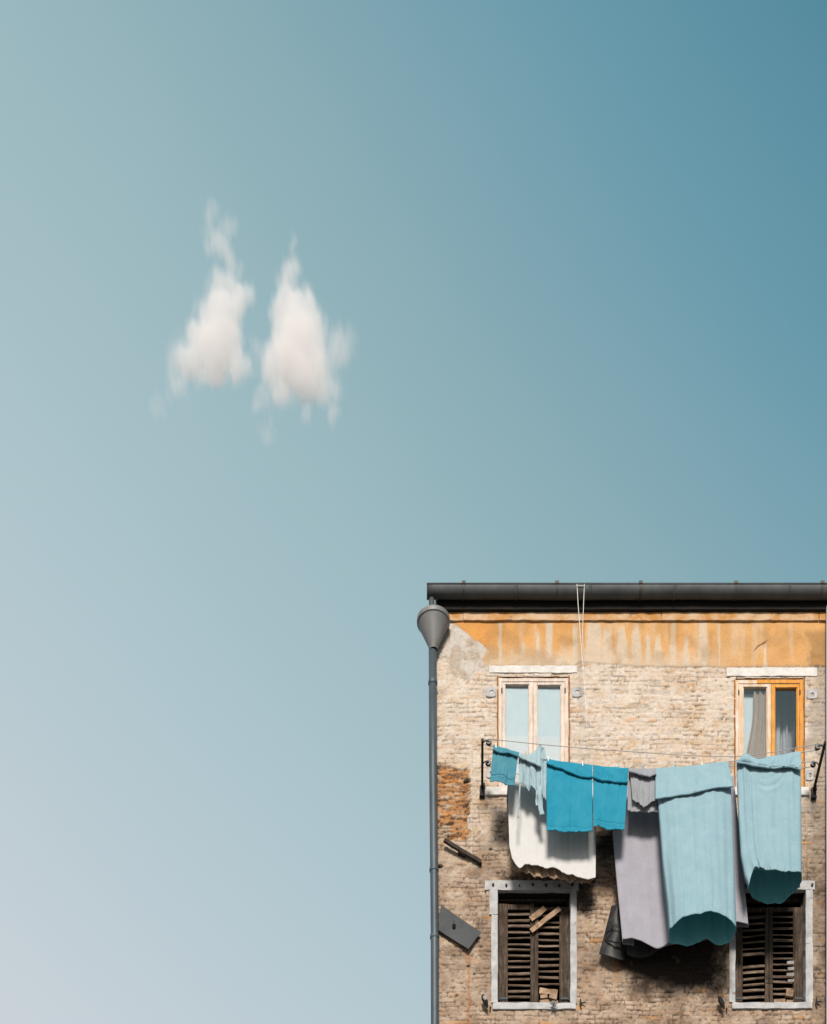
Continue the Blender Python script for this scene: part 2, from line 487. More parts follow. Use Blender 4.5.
    pck = 1 - sstep(.0, .02, np.abs(fbm(x, z, .16, 4, 161) - .5))
    pc = lerp(pc, np.array((.22, .16, .12)), (pck * .6)[..., None])
    C = lerp(C, pc, cream[..., None]); h = lerp(h, .010 + .006 * (n_m - .5) + 0 * h, cream)
    # ochre colour with pale runs
    oc = lerp(np.array((.555, .262, .075)), np.array((.54, .305, .125)), sstep(.3, .7, n_l)[..., None]) * (.85 + .3 * n_m)[..., None]
    fadew = sstep(640, 668, py + 16 * (fbm(x, z * .3, .12, 3, 33) - .5)) * np.interp(px, [480, 500, 560, 700, 735, 760], [.6, .7, .9, .65, .2, .05])
    runs = np.zeros_like(x)
    rng = random.Random(4)
    drips = [(500, 2.2, 614, 0), (549, 3.6, 614, .0), (575, 2.5, 622, .03), (594, 7, 618, .10), (607, 5, 626, .06), (622, 3.5, 624, .12), (636, 3.6, 622, .08),
             (648, 1.6, 632, .06), (658, 2.6, 634, .12), (673, 2.4, 616, .05), (686, 2.0, 634, .10), (703, 4.6, 613, .06), (719, 1.2, 616, .0), (523, 1.4, 640, .1), (538, 1.6, 630, .08), (765, 1.0, 640, .03)]
    for dx, w, y0, gr in drips:
        ww = w + gr * np.clip(py - y0, 0, 80) + 2.2 * (fbm(x * 0 + dx, z, .1, 2, int(dx)) - .5)
        t = (1 - sstep(.55, 1.05, np.abs(px - dx + 1.6 * (n_m - .5)) / ww)) * sstep(y0 - 3, y0 + 10, py)
        runs = np.maximum(runs, t * .9)
    fine = sstep(.56, .74, fbm(x, z * .12, .09, 3, 61)) * .35 * sstep(480, 500, px)
    pale = np.array((.54, .445, .345)) * (.88 + .22 * n_m)[..., None]
    oc = lerp(oc, pale, np.clip(np.maximum(np.maximum(runs, fadew), fine), 0, .95)[..., None])
    dirtb = sstep(.5, .75, fbm(x, z, .22, 4, 95)) * .35
    oc = lerp(oc, np.array((.30, .17, .075)), dirtb[..., None])
    # crack top right
    ck = 1 - sstep(.5, 1.4, np.abs((py - 645) + .75 * (px - 761) + 6 * (n_m - .5)))
    ck *= sstep(752, 757, px) * (1 - sstep(764, 769, px))
    oc = lerp(oc, np.array((.14, .07, .03)), (ck * .9)[..., None])
    C = lerp(C, oc, och[..., None]); h = lerp(h, .016 + .004 * (n_m - .5) - .006 * ck, och)
    # mould, and cast shadows of the laundry painted in as ragged dark patches
    mould_shade = lambda a, b, c_, d_, e, amt, sd: amt * soft(a, b, c_, d_, e) * sstep(.06 if sd == 120 else .16, .30 if sd == 120 else .42, fbm(x, z * .8, .22, 5, sd))
    sm = np.clip(mould_shade(626, 722, 930, 992, 14, .97, 120) + mould_shade(596, 622, 790, 862, 9, .88, 121) + mould_shade(500, 600, 874, 882, 5, .9, 122)
                 + mould_shade(576, 597, 880, 914, 7, .85, 123) + mould_shade(808, 830, 880, 893, 6, .7, 125)
                 + mould_shade(730, 745, 840, 900, 8, .6, 127) + mould_shade(612, 640, 950, 968, 9, .75, 128), 0, .97)
    right_strip = sstep(806, 816, px + 30 * (n_m - .5) + 12 * (n_l - .5)) * sstep(628, 636, py)      # ragged darker strip beside the right downpipe
    C = C * (1 - .34 * right_strip)[..., None]
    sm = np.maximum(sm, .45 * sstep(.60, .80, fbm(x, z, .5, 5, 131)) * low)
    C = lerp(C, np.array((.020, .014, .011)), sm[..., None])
    # rust runs
    for rx, w, ya, yb in ((617, 2.6, 958, 976), (468.5, 1.3, 955, 1030), (466, 1.2, 948, 958)):
        t = (1 - sstep(.5, 1.2, np.abs(px - rx + 3 * (n_m - .5)) / w)) * sstep(ya - 3, ya + 3, py) * (1 - sstep(yb - 9, yb + 6, py))
        C = lerp(C, np.array((.36, .13, .03)), (.6 * t * (.4 + n_f))[..., None])
    # putlog holes
    for hx, hy, hr in ((467, 803, 2.4), (446, 777, 2.0), (467, 780, 4), (491, 849, 1.8), (440, 866, 3.2), (622, 749, 1.5), (468.5, 966, 1.8), (457, 995, 1.8), (474, 974, 1.2)):
        t = 1 - sstep(.6, 1.1, np.hypot((px - hx), (py - hy) * 1.7) / (hr + 2 * (n_m - .5)))
        h = h - .05 * t; C = lerp(C, np.array((.03, .02, .015)), (.9 * t)[..., None])
    keep = np.ones((nz - 1, nx - 1), bool)
    pxc, pyc = (px[1:, 1:] + px[:-1, :-1]) / 2, (py[1:, 1:] + py[:-1, :-1]) / 2
    for a, b, c_, d_ in HOLES:
        keep &= ~((pxc > a) & (pxc < b) & (pyc > c_) & (pyc < d_))
    h[:, 0] = 0; h[0, :] = 0; h[-1, :] = 0; h[:, -1] = 0
    co = np.stack([x - XL, -h, z], -1).reshape(-1, 3)
    idx = np.arange(nx * nz).reshape(nz, nx)
    q = np.stack([idx[:-1, :-1], idx[:-1, 1:], idx[1:, 1:], idx[1:, :-1]], -1)[keep]
    me = bpy.data.meshes.new('wall')
    nf = len(q)
    me.vertices.add(len(co)); me.vertices.foreach_set('co', co.ravel().astype(np.float32))
    me.loops.add(nf * 4); me.loops.foreach_set('vertex_index', q.ravel().astype(np.int32))
    me.polygons.add(nf); me.polygons.foreach_set('loop_start', np.arange(0, nf * 4, 4, dtype=np.int32))
    me.polygons.foreach_set('loop_total', np.full(nf, 4, np.int32))
    me.polygons.foreach_set('use_smooth', np.ones(nf, bool))
    me.update(calc_edges=True); me.validate()
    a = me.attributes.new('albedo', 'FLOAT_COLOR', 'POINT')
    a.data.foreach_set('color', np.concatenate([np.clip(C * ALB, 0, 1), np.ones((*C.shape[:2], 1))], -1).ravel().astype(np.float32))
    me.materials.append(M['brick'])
    o = bpy.data.objects.new('wall', me); col.objects.link(o); o.parent = house
    return o


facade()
# flanks, back, lower storeys, upper inner storey floors (closed shell)
w = MB()
q = lambda a, b, c_, d_: w.add([a, b, c_, d_], [(0, 1, 2, 3)])
q((XL, 0, 0), (XR, 0, 0), (XR, 0, ZB), (XL, 0, ZB))
XB = XL + .28     # the flank is not quite square to the front
q((XB, DEP, 0), (XL, 0, 0), (XL, 0, ZT), (XB, DEP, ZT))
q((XR, 0, 0), (XR, DEP, 0), (XR, DEP, ZT), (XR, 0, ZT))
q((XR, DEP, 0), (XB, DEP, 0), (XB, DEP, ZT), (XR, DEP, ZT))
w.build('rear_wall', M['plain_brick'], house)
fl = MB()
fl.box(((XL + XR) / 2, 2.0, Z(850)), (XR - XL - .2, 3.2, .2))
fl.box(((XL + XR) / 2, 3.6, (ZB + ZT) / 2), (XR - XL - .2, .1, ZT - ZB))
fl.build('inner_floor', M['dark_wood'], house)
# roof, soffit boards, ledge
rf = MB()
for s_, y0, z0 in ((1, -.14, ZT + .06), (-1, DEP + .14, ZT + .06)):
    pts = []
    a = Vector((0, y0, z0)); b = Vector((0, DEP / 2, z0 + (DEP / 2 + .14) * .34))
    nrm = 64
    x = np.linspace(XL - .02, XR + .1, 180)
    A = np.zeros((2, len(x), 3))
    for j, p in enumerate((a, b)):
        A[j, :, 0] = x + (XR - x) / (XR - XL) * .035 * (p.y + .14); A[j, :, 1] = p.y; A[j, :, 2] = p.z + .035 * np.abs(np.sin(x * math.pi / .18))
    rf.grid(A)
roof = rf.build('roof', M['roof_tile'], house, solid=.03)
so = MB()
yy = np.linspace(-.10, .0, 2)
so.box(((XL + XR) / 2 + .01, -.07, ZT + .03), (XR - XL + .02, .16, .05))
so.box(((XL + XR) / 2 + .01, -.045, (Z(614.5) + ZT) / 2 + .01), (XR - XL, .105, ZT - Z(614.5) + .04), None, (60, 1, 1), .006)
for k in range(34):
    so.box((XL + .1 + k * .22, -.12, ZT - .012), (.07, .06, .03))
so.build('eaves_board', M['dark_wood'], house)
le = MB()
for k, (a, b) in enumerate(((446, 463), (463.2, 560), (560.2, 661), (661.3, 770), (770.2, 818), (818.4, 940))):
    le.bx(a, b, 613, 623, -.02, .046 + .003 * (k % 2), (max(2, int((b - a) / 3)), 1, 2), .008, k)
le.build('string_course', M['plaster_ledge'], house, bevel=.004)

# gutter -----------------------------------------------------------
gc_o, gr_ = .185, .098
gz = Z(584.6, gc_o + gr_)
gx0, gx1 = X(426.8, gc_o), XR + .15
def gut(x0, x1, r, name, mat, parent, a0=-8, a1=188, n=20, wave=0):
    mb = MB()
    xs = np.linspace(x0, x1, max(2, int((x1 - x0) / .12)))
    A = np.zeros((n + 1, len(xs), 3))
    for j in range(n + 1):
        a = R(a0 + (a1 - a0) * j / n)
        A[j, :, 0] = xs; A[j, :, 1] = -gc_o - r * math.cos(a); A[j, :, 2] = gz - r * math.sin(a) + wave * (np.sin(xs * 2.1) + .6 * np.sin(xs * 5.3))
    mb.grid(A)
    return mb
gmb = gut(gx0, gx1, gr_, 'gutter', M['gutter'], house, wave=.003)
gmb.tube([(gx0, -gc_o - gr_, gz + .012), (gx1, -gc_o - gr_, gz + .012)], .011, 8)     # rolled front lip
n = 20                                                                               # end cap
vs = [(gx0 + .003, -gc_o - gr_ * math.cos(R(180 * j / n)), gz - gr_ * math.sin(R(180 * j / n))) for j in range(n + 1)]
gmb.add(vs, [tuple(range(n + 1))])
gutter = gmb.build('gutter', M['gutter'], house, smooth=True, solid=.004)
for px_ in (463.5, 556.5, 640, 735, 821, 905):
    b = gut(X(px_, .2) - .013, X(px_, .2) + .013, gr_ + .006, '', None, None, -5, 185)
    b.box((X(px_, .2), -gc_o - gr_ - .004, gz + .022), (.05, .03, .035))
    b.build('gutter_bracket', M['gutter_strap'], gutter, solid=.005)
for px_ in (516, 590, 674, 788):
    b = gut(X(px_, .2) - .02, X(px_, .2) + .02, gr_ + .003, '', None, None, 0, 180)
    b.build('gutter_joint', M['gutter'], gutter, smooth=True, solid=.004)

# downpipe with hopper ----------------------------------------------
PO = .105
def lathe(mb, cx_, cy_, prof, n=28):
    A = np.zeros((len(prof), n, 3))
    for j, (r, z_) in enumerate(prof):
        for k in range(n):
            a = 2 * math.pi * k / n
            A[j, k] = (cx_ + r * math.cos(a), cy_ + r * math.sin(a), z_)
    mb.ring_grid(A)
pxc = 433.4
dp = MB()
top_z = Z(647, PO)
dp.tube([(X(432.6, PO), -PO, top_z), (X(433, PO), -PO, Z(760, PO)), (X(434.6, PO), -PO, Z(930, PO)), (X(435, PO), -PO, Z(1100, PO)), (X(435, PO), -PO, .05)], .057, 20)
down = dp.build('downpipe', M['pipe'], house, smooth=True)
hp = MB()
hx, hy = X(433.4, PO), -PO - .02
lathe(hp, hx, hy, [(.055, Z(651, PO)), (.066, Z(648.5, PO)), (.216, Z(625.6, PO)), (.217, Z(625.4, PO)), (.234, Z(624.6, PO)), (.235, Z(624.4, PO)), (.235, Z(620.8, PO)), (.234, Z(620.5, PO)), (.222, Z(620.2, PO)), (.20, Z(623, PO)), (.02, Z(640, PO))])
hp.build('hopper_head', M['hopper'], down, smooth=True).modifiers.new('b', 'EDGE_SPLIT').split_angle = R(30)
ot = MB()
ot.tube([(X(431.5, gc_o), -gc_o + .02, gz - gr_ + .02), (X(431.8, .17), -.165, gz - gr_ - .08), (hx, hy - .01, Z(627, PO))], .04, 16)
ot.build('outlet_spout', M['gutter'], down, smooth=True)
for py_, xx in ((682, 432.8), (869, 434.0), (936, 434.6), (1060, 435)):
    cl = MB(); lathe(cl, X(xx, PO), -PO, [(.057, Z(py_ + 3, PO)), (.066, Z(py_ + 2.5, PO)), (.066, Z(py_ - .5, PO)), (.057, Z(py_ - 1, PO))], 20)
    cl.box((X(xx, PO) + .03, -.02, Z(py_ + 1, PO)), (.03, .09, .025))
    cl.build('pipe_clip', M['pipe'], down, smooth=False)
d2 = MB(); o2 = .09
d2.tube([(X(830.5, o2), -o2, Z(606, o2)), (X(830.5, o2), -o2, .05)], .062, 20)
d2.build('downpipe', M['pale_pipe'], house, smooth=True)['label'] = 'pale downpipe at the edge of the view'

# iron bar stuck in the wall
ib = MB()
A0, A1 = P(444, 840, .10), P(480, 862, .035)
dirv = (A1 - A0).normalized(); ln = (A1 - A0).length
rot = dirv.to_track_quat('X', 'Z')
ib.box((A0 + A1) / 2, (ln, .045, .05), rot.to_euler(), (14, 1, 1), .006, 3)
ib.box(P(480, 864.5, .02), (.05, .10, .012))
ib.box((A0 + A1) / 2 + Vector((0, .03, -.02)), (.12, .09, .035), rot.to_euler())
ib.build('iron_bar', M['rust_iron'], house, bevel=.004)


# ------------------------------------------------------------------ windows
def hinge_stone(parent, px0, px1, py0, py1):
    """small stone block with a round socket"""
    cx_, cz_ = (px0 + px1) / 2, (py0 + py1) / 2
    n_ = 28; vs = []; fs = []
    for ring, oo_ in ((0, -.02), (0, .012), (1, .016), (2, .015), (2, -.01)):
        for k in range(n_):
            a = 2 * math.pi * k / n_
            c_, s_ = math.cos(a), math.sin(a)
            if ring < 2:
                m_ = (abs(c_) ** 5 + abs(s_) ** 5) ** -.2 * (1 - .06 * ring)
                m_ *= 1 + .07 * mnoise.noise(Vector((c_ * 2 + px0, s_ * 2, 1)))
                x_, y_ = cx_ + (px1 - px0) / 2 * c_ * m_, cz_ + (py1 - py0) / 2 * s_ * m_
            else:
                m_ = .36 * (1 + .25 * mnoise.noise(Vector((c_ + px0, s_, 4))))
                x_, y_ = cx_ + .6 + (px1 - px0) / 2 * c_ * m_, cz_ + .4 + (py1 - py0) / 2 * s_ * m_ * 1.15
            vs.append((X(x_), -oo_, Z(y_)))
    for j in range(4):
        for k in range(n_):
            k2 = (k + 1) % n_
            fs.append((j * n_ + k, j * n_ + k2, (j + 1) * n_ + k2, (j + 1) * n_ + k))
    b = MB(); b.add(vs, fs); b.build('hinge_stone', M['istria_dirty'], parent)


def drape(px0, px1, py0, py1, o, folds, amp, left=None, right=None, nu=60, nv=30, seed=0, top=None):
    u, v_ = np.meshgrid(np.linspace(0, 1, nu), np.linspace(0, 1, nv))
    l_ = left(v_) if left else px0 + 0 * v_
    r_ = right(v_) if right else px1 + 0 * v_
    pxx = l_ + (r_ - l_) * u
    oo = o + amp * np.sin(u * folds * 6.283 + 2 * fbm(u, v_, .4, 2, seed)) + .4 * amp * np.sin(u * folds * 14.1 + 1)
    pt_ = py0 + (top(u) if top else 0 * u)
    return np.stack([X(pxx), -oo, Z(pt_ + (py1 - pt_) * v_)], -1)


def upper_window(fx0, fx1, fy0, fy1, panes, frame_mats, lint, sill, kind):
    """fx.. outer casing; panes list of (x0,x1,y0)"""
    c = MB()
    midx = (panes[0][1] + panes[1][0]) / 2
    # fixed casing
    t = 3.4
    c.bx(fx0, fx0 + t, fy0, fy1, -.14, -.012, (1, 1, 8), .003, 1)
    c.bx(fx1 - t, fx1, fy0, fy1, -.14, -.012, (1, 1, 8), .003, 2)
    c.bx(fx0 + t, fx1 - t, fy0, fy0 + 3.6, -.14, -.014, (8, 1, 1), .003, 3)
    c.bx(fx0 + t, fx1 - t, fy1 - 3, fy1, -.14, -.013, (8, 1, 1), .003, 4)
    win = c.build('window', frame_mats[0], house, bevel=.003)
    # painted joint line around the casing
    j = MB()
    j.bx(fx0 - 1.5, fx0 - .05, fy0 - 1.2, fy1, -.14, .007, (1, 1, 24), .007, 1)
    j.bx(fx1 + .05, fx1 + 1.5, fy0 - 1.2, fy1, -.14, .007, (1, 1, 24), .007, 2)
    j.bx(fx0 - .05, fx1 + .05, fy0 - 1.4, fy0 - .1, -.14, -.006, (10, 1, 1), .004, 3)
    j.build('reveal', M['rust_gap'], win)
    for s_, (x0, x1, y0) in enumerate(panes):
        ox0, ox1 = (fx0 + t + .15, midx - .12) if s_ == 0 else (midx + .12, fx1 - t - .15)
        sa = MB()
        oy0, oy1 = fy0 + 3.8, fy1 - 3.2
        sa.bx(ox0, x0, oy0, oy1, -.075, -.020, (1, 1, 8), .003, 5 + s_)
        sa.bx(x1, ox1, oy0, oy1, -.075, -.019, (1, 1, 8), .003, 7 + s_)
        sa.bx(x0, x1, oy0, y0, -.075, -.021, (5, 1, 1), .002, 9)
        sa.bx(x0, x1, oy1 - 5, oy1, -.075, -.021, (5, 1, 1), .002, 11)
        # glazing bead
        sa.bx(x0, x0 + .7, y0, oy1 - 5, -.065, -.034); sa.bx(x1 - .7, x1, y0, oy1 - 5, -.065, -.034)
        sa.build('sash', frame_mats[1 + s_], win, bevel=.003)
        g_ = MB(); g_.bx(x0 + .1, x1 - .1, y0 + .1, oy1 - 5.1, -.056, -.052)
        g_.build('pane', M['glass'], win)
        hxx = fx0 + t if s_ == 0 else fx1 - t
        for hy_ in (fy0 + 13, fy1 - 20):
            hi = MB(); hi.tube([(X(hxx), .006, Z(hy_ + 2.2)), (X(hxx), .006, Z(hy_ - 2.2))], .009, 8)
            hi.build('hinge', M['rust_iron'], win)
    l_ = MB(); l_.bx(lint[0], lint[1], lint[2], lint[3], -.012, .016, (26, 1, 3), .007, lint[0])
    l_.build('lintel', M['istria'], win, bevel=.006)
    s_ = MB(); s_.bx(sill[0], sill[1], sill[2], sill[3], -.14, .030, (20, 2, 2), .010, sill[0])
    s_.build('sill', M['istria'], win, bevel=.006)
    return win


w1 = upper_window(498.5, 568.5, 677, 788, [(505, 529.3, 682.8), (537.2, 561.2, 683.4)], (M['pale_frame'], M['pale_frame'], M['pale_frame']),
                  (489, 577, 666.2, 673.6), (486, 581, 788, 796.2), 0)
b = MB(); b.grid(drape(500, 534, 684, 787, -.075, .5, .002)); b.grid(drape(535, 567, 684.5, 787, -.076, .5, .002)); b.build('blind', M['blind'], w1)
b = MB(); b.grid(drape(500, 567, 733, 787, -.067, 9, .002)); b.build('half_curtain', M['white_curtain'], w1, smooth=True)
hinge_stone(w1, 485.8, 496.2, 687.5, 697.6); hinge_stone(w1, 571.3, 582.3, 687.5, 697.6)
hinge_stone(w1, 486.5, 494, 769, 778.5)
w2 = upper_window(735.5, 803.5, 679, 788, [(743.6, 767.6, 685.4), (775.2, 797.6, 686)], (M['ochre_worn'], M['ochre_worn'], M['ochre_frame']),
                  (726.5, 816.8, 668.4, 677), (728, 808.5, 788.5, 796.5), 1)
# right half of the casing kept its ochre paint: stripes laid over the jamb and head
oj = MB(); oj.bx(800.0, 803.6, 678.8, 788, -.12, -.008, (1, 1, 8), .002, 4); oj.bx(757, 799.9, 678.9, 682.5, -.12, -.010, (8, 1, 1), .002, 6)
oj.build('ochre_jamb', M['ochre_frame'], w2, bevel=.002)
b = MB(); b.grid(drape(736, 760, 686, 788, -.14, .5, .003)); b.build('blind', M['blind'], w2)
b = MB(); b.grid(drape(745, 772, 684, 788, -.092, 2.6, .015, left=smooth_pl([(0, 755), (.3, 753.5), (.55, 749), (.8, 743), (1, 738)]))); b.build('curtain', M['grey_curtain'], w2, smooth=True)
b = MB(); b.grid(drape(769, 803, 640, 788, -.50, 4.2, .035)); b.build('curtain', M['dim_curtain'], w2, smooth=True)
b = MB(); b.grid(drape(769, 803, 640, 788, -.75, 2.2, .04)); b.build('curtain', M['dark_curtain'], w2, smooth=True)
hinge_stone(w2, 806.5, 817.2, 690, 699.5); hinge_stone(w2, 805.5, 813.5, 770, 781)


def shutter_leaf(win, x0, x1, y0, y1, st_l, st_r, rails, nslat, sy0, sy1, tilt, skip=(), seed=0, o=-.135):
    rng = random.Random(seed)
    m_ = MB()
    m_.bx(x0, x0 + st_l, y0, y1, o - .02, o + .02, (1, 1, 14), .006, seed)
    m_.bx(x1 - st_r, x1, y0, y1, o - .02, o + .02, (1, 1, 14), .006, seed + 1)
    for a, b_ in rails:
        m_.bx(x0 + st_l, x1 - st_r, a, b_, o - .017, o + .016, (5, 1, 1), .005, seed + a)
    sh = m_.build('shutter', M['shutter'], win, bevel=.003)
    sl = MB()
    xa, xb = x0 + st_l + .1, x1 - st_r - .1
    for k in range(nslat):
        if k in skip: continue
        y = sy0 + (sy1 - sy0) * k / (nslat - 1) + rng.uniform(-.5, .5)
        cx_ = (X(xa) + X(xb)) / 2
        w_ = X(xb) - X(xa) - rng.choice([0, 0, 0, .012])
        sl.box((cx_, -o + rng.uniform(-.004, .004), Z(y)), (w_, .050, .012), Euler((R(56 + rng.uniform(-15, 15)), R(-tilt + rng.uniform(-1.6, 1.6)), 0)), (4, 1, 1), .004, seed + k)
    sl.build('slats', M['slat'], win)
    return sh


def lower_window(x0, x1, y0, y1, lint, jl, jr, sill):
    # stone surround
    fr = MB()      # rebate the shutters close against: one ring of wood
    a_, b_ = (X(x0 + .3), X(x1 - .3), Z(y1 - .2), Z(y0 + .2)), (X(x0 + 2), X(x1 - 2), Z(y1 - 2), Z(y0 + 2))
    vs = []
    for yy_ in (.165, .22):
        for r_ in (a_, b_):
            vs += [(r_[0], yy_, r_[2]), (r_[1], yy_, r_[2]), (r_[1], yy_, r_[3]), (r_[0], yy_, r_[3])]
    fs = []
    for k in range(4):
        k2 = (k + 1) % 4
        fs += [(k, k2, 4 + k2, 4 + k), (8 + k, 12 + k, 12 + k2, 8 + k2), (k, 8 + k, 8 + k2, k2), (4 + k, 4 + k2, 12 + k2, 12 + k)]
    fr.add(vs, fs)
    win = fr.build('shuttered_window', M['shutter'], house)
    ymid = y0 + (y1 - y0) * .22
    ymr = y0 + (y1 - y0) * .48
    for args in ((jl[0] - 1.2, x0 + .2, y0 + .2, ymid, -.24, .026, (2, 2, 6), .008, 2), (jl[0] + .6, x0 + .2, ymid + .15, y1, -.24, .022, (2, 2, 14), .009, 3),
                 (x1 - .2, jr[1] - .4, y0 + .2, ymr, -.24, .024, (2, 2, 10), .009, 4), (x1 - .2, jr[1], ymr + .15, y1, -.24, .021, (2, 2, 10), .009, 5)):
        j = MB(); j.bx(*args); j.build('jamb', M['istria_dirty'], win, bevel=.004)
    l_ = MB(); l_.bx(lint[0], lint[1], lint[2], y0 + .1, -.05, .022, (30, 1, 3), .008, 7)
    l_.build('lintel', M['istria_dirty'], win, bevel=.005)
    s_ = MB(); s_.bx(sill[0], sill[1], y1 + .1, y1 + 6.6, -.24, .026, (24, 3, 2), .009, 8)
    s_.build('sill', M['istria_dirty'], win, bevel=.005)
    hd = MB(); hd.bx(x0 + .05, x1 - .05, y0 - 1.0, y0 + .05, -.235, -.052, (10, 2, 1), .003, 9); hd.build('head_board', M['dark_wood'], win)
    for k in range(7):
        h_ = MB()
        p = P(lint[0] + 8.5 + k * 13.2, lint[2] + 5 + (k % 3) * .5)
        h_.tube([p + Vector((0, -.046, 0)), p + Vector((0, .01, 0))], .016 if k != 2 else .010, 8)
        h_.build('iron_stub', M['rust_iron'], win)
    return win


w3 = lower_window(497.5, 570.5, 890.8, 1003.5, (484.5, 578.8, 881.3), (490.6, 497.5), (570.5, 576.8), (492.5, 576))
shutter_leaf(w3, 498.6, 534.8, 898, 1003, 9.6, 3.8, ((898.5, 903.5), (999.5, 1003)), 16, 908, 997, 0, seed=11)
shutter_leaf(w3, 535.0, 570.3, 901, 1003, 3.9, 10.2, ((901, 904), (999.8, 1003)), 15, 909, 996, 0, skip=(12, 13, 14), seed=31, o=-.139)
bb = MB()
def board(mb, p0, p1, o0, o1, wd, th, seed):
    a, b_ = P(p0[0], p0[1], o0), P(p1[0], p1[1], o1)
    d_ = (b_ - a); q_ = d_.to_track_quat('X', 'Y')
    mb.box((a + b_) / 2, (d_.length, wd, th), q_.to_euler(), (8, 1, 2), .008, seed)
b1 = MB(); board(b1, (530.8, 931), (560, 908.5), -.07, -.07, .065, .016, 1); b1.build('broken_board', M['board'], w3)
b1 = MB(); board(b1, (530.6, 919.5), (545, 908), -.085, -.10, .075, .016, 2); b1.build('broken_board', M['board'], w3)
b1 = MB()
for k, (a, b_, c_, d_, rz) in enumerate(((540, 551, 994, 999.5, 1), (552.5, 558.6, 995.5, 999.4, -4), (540, 558, 983.5, 989, 5), (541, 548, 990, 993.3, -7), (550, 557.5, 989.6, 994.6, 9))):
    b1 = MB(); b1.bx( a, b_, c_, d_, -.16 + .008 * k, -.125 + .01 * k, (4, 1, 2), .01, k, Euler((0, R(rz), 0))); b1.build('broken_board', M['board'], w3)
w4 = lower_window(735, 805.6, 890.5, 1003, (724, 814.5, 881.5), (728.5, 735), (805.6, 812.8), (732, 812))
shutter_leaf(w4, 735.6, 771.4, 899, 1002.6, 9.2, 4.0, ((899, 903), (998.8, 1002.4)), 15, 909, 995, 5, skip=(7,), seed=51, o=-.18)
shutter_leaf(w4, 771.7, 805.3, 899, 1002.6, 3.6, 9.6, ((899, 903), (999.6, 1002.4)), 15, 908, 992, -1, skip=(), seed=71, o=-.184)
b1 = MB()
for k, (a, b_, c_, d_, rz) in enumerate(((776, 787.4, 993, 999, -2), (788.5, 794.5, 994.5, 999, 2), (787.8, 795, 984, 991.5, 8))):
    b1 = MB(); b1.bx( a, b_, c_, d_, -.16 + .008 * k, -.125 + .01 * k, (4, 1, 2), .01, k + 9, Euler((0, R(rz), 0))); b1.build('broken_board', M['board'], w4)
b1 = MB()
for k, y in enumerate((957.5, 963.5, 969.2, 975.6)):
    b1 = MB(); b1.bx(788.4 + (k % 2), 795.5, y - 1.4, y + 1.2, -.128, -.10, (3, 1, 1), .006, k + 3, Euler((R(20), R(-4), 0))); b1.build('splinter', M['splinter'], w4)
for win, xs_ in ((w3, (499.5, 569.5)), (w4, (736.5, 804.8))):
    for k, xx in enumerate(xs_):
        h_ = MB()
        sgn = 1 if k == 0 else -1
        h_.box((X(xx + sgn * 4), .108, Z(993.6)), (.12, .012, .030)); h_.tube([(X(xx), .10, Z(996)), (X(xx), .10, Z(991))], .014, 8)
        h_.build('shutter_hinge', M['plate'], win)
lt = MB(); lt.tube([P(766, 978.2, -.10), P(776, 978.0, -.10)], .007, 6); lt.build('latch', M['iron'], w4)
# shutter stops
def stop(win, px_, py_, big):
    s_ = MB()
    if big:
        s_.tube([P(px_ - 3.2, py_ - 4, .10), P(px_ - 2.2, py_ - 1, .11), P(px_, py_ + 3, .10), P(px_ + 1.6, py_ + 8, .09)], [.022, .035, .034, .012], 10)
        s_.tube([P(px_ - 1, py_ + 2, .02), P(px_ - 1, py_ + 1, .12)], .014, 8)
        s_.tube([P(px_ + 4, py_ + 7, .0), P(px_ + 4.4, py_ + 8.5, .06)], .010, 8)
    else:
        s_.tube([P(px_, py_ - 4, .04), P(px_, py_, .05), P(px_ + 1, py_ + 3, .05)], [.008, .014, .012], 8)
        s_.tube([P(px_, py_, .0), P(px_ + 5, py_ - .5, .05)], .008, 8)
    s_.build('shutter_stop', M['iron'], win)
stop(w3, 486, 999.5, True); stop(w3, 580.5, 1003, False); stop(w4, 722.5, 1001, True); stop(w4, 816.5, 1002, False)
bird = MB(); bird.tube([P(483.4, 996.5, .12), P(484.6, 997.6, .13), P(486, 1000, .13)], [.012, .03, .02], 10)
bird.build('shutter_stop', M['istria_dirty'], w3)

# dry weed on the sill
rng = random.Random(3)
wd = MB(); base = P(553.5, 1005.5, .07)
for k in range(46):
    a = rng.uniform(0, 6.28); l_ = rng.uniform(.03, .075); el = rng.uniform(-.9, 1.3)
    d_ = Vector((math.cos(a) * math.cos(el), -abs(math.sin(a) * math.cos(el)), math.sin(el)))
    wd.tube([base, base + d_ * l_ * .6 + Vector((0, 0, .006)), base + d_ * l_], [.005, .006, .002], 5)
tag(wd.build('weed', M['weed'], local=base), 'small dry weed growing on the stone sill of the left shuttered window', 'plant')

# ------------------------------------------------------------------ tilted plate and bent sheet on the wall
pt = empty('metal_plate', P(454, 928, .03))
tag(pt, 'flat grey plate hanging tilted on the wall beside the downpipe', 'plate')
crn = [P(441, 905, .035), P(481, 932.5, .06), P(468.5, 949, .075), P(437.6, 929.5, .05)]
pm = MB()
u, v_ = np.meshgrid(np.linspace(0, 1, 14), np.linspace(0, 1, 8))
A = np.zeros((8, 14, 3))
for i in range(3):
    A[..., i] = crn[0][i] * (1 - u) * (1 - v_) + crn[1][i] * u * (1 - v_) + crn[2][i] * u * v_ + crn[3][i] * (1 - u) * v_
A[..., 1] += .006 * np.sin(u * 3) - .004 * np.sin(v_ * 5)
pm.grid(A); pm.build('plate_sheet', M['plate'], pt, solid=.012)
kn = MB(); kn.tube([P(454, 926, .05), P(454, 926, .09)], [.03, .022], 10); kn.box(P(454, 922.5, .09), (.022, .02, .05)); kn.build('mounting_stud', M['iron'], pt)

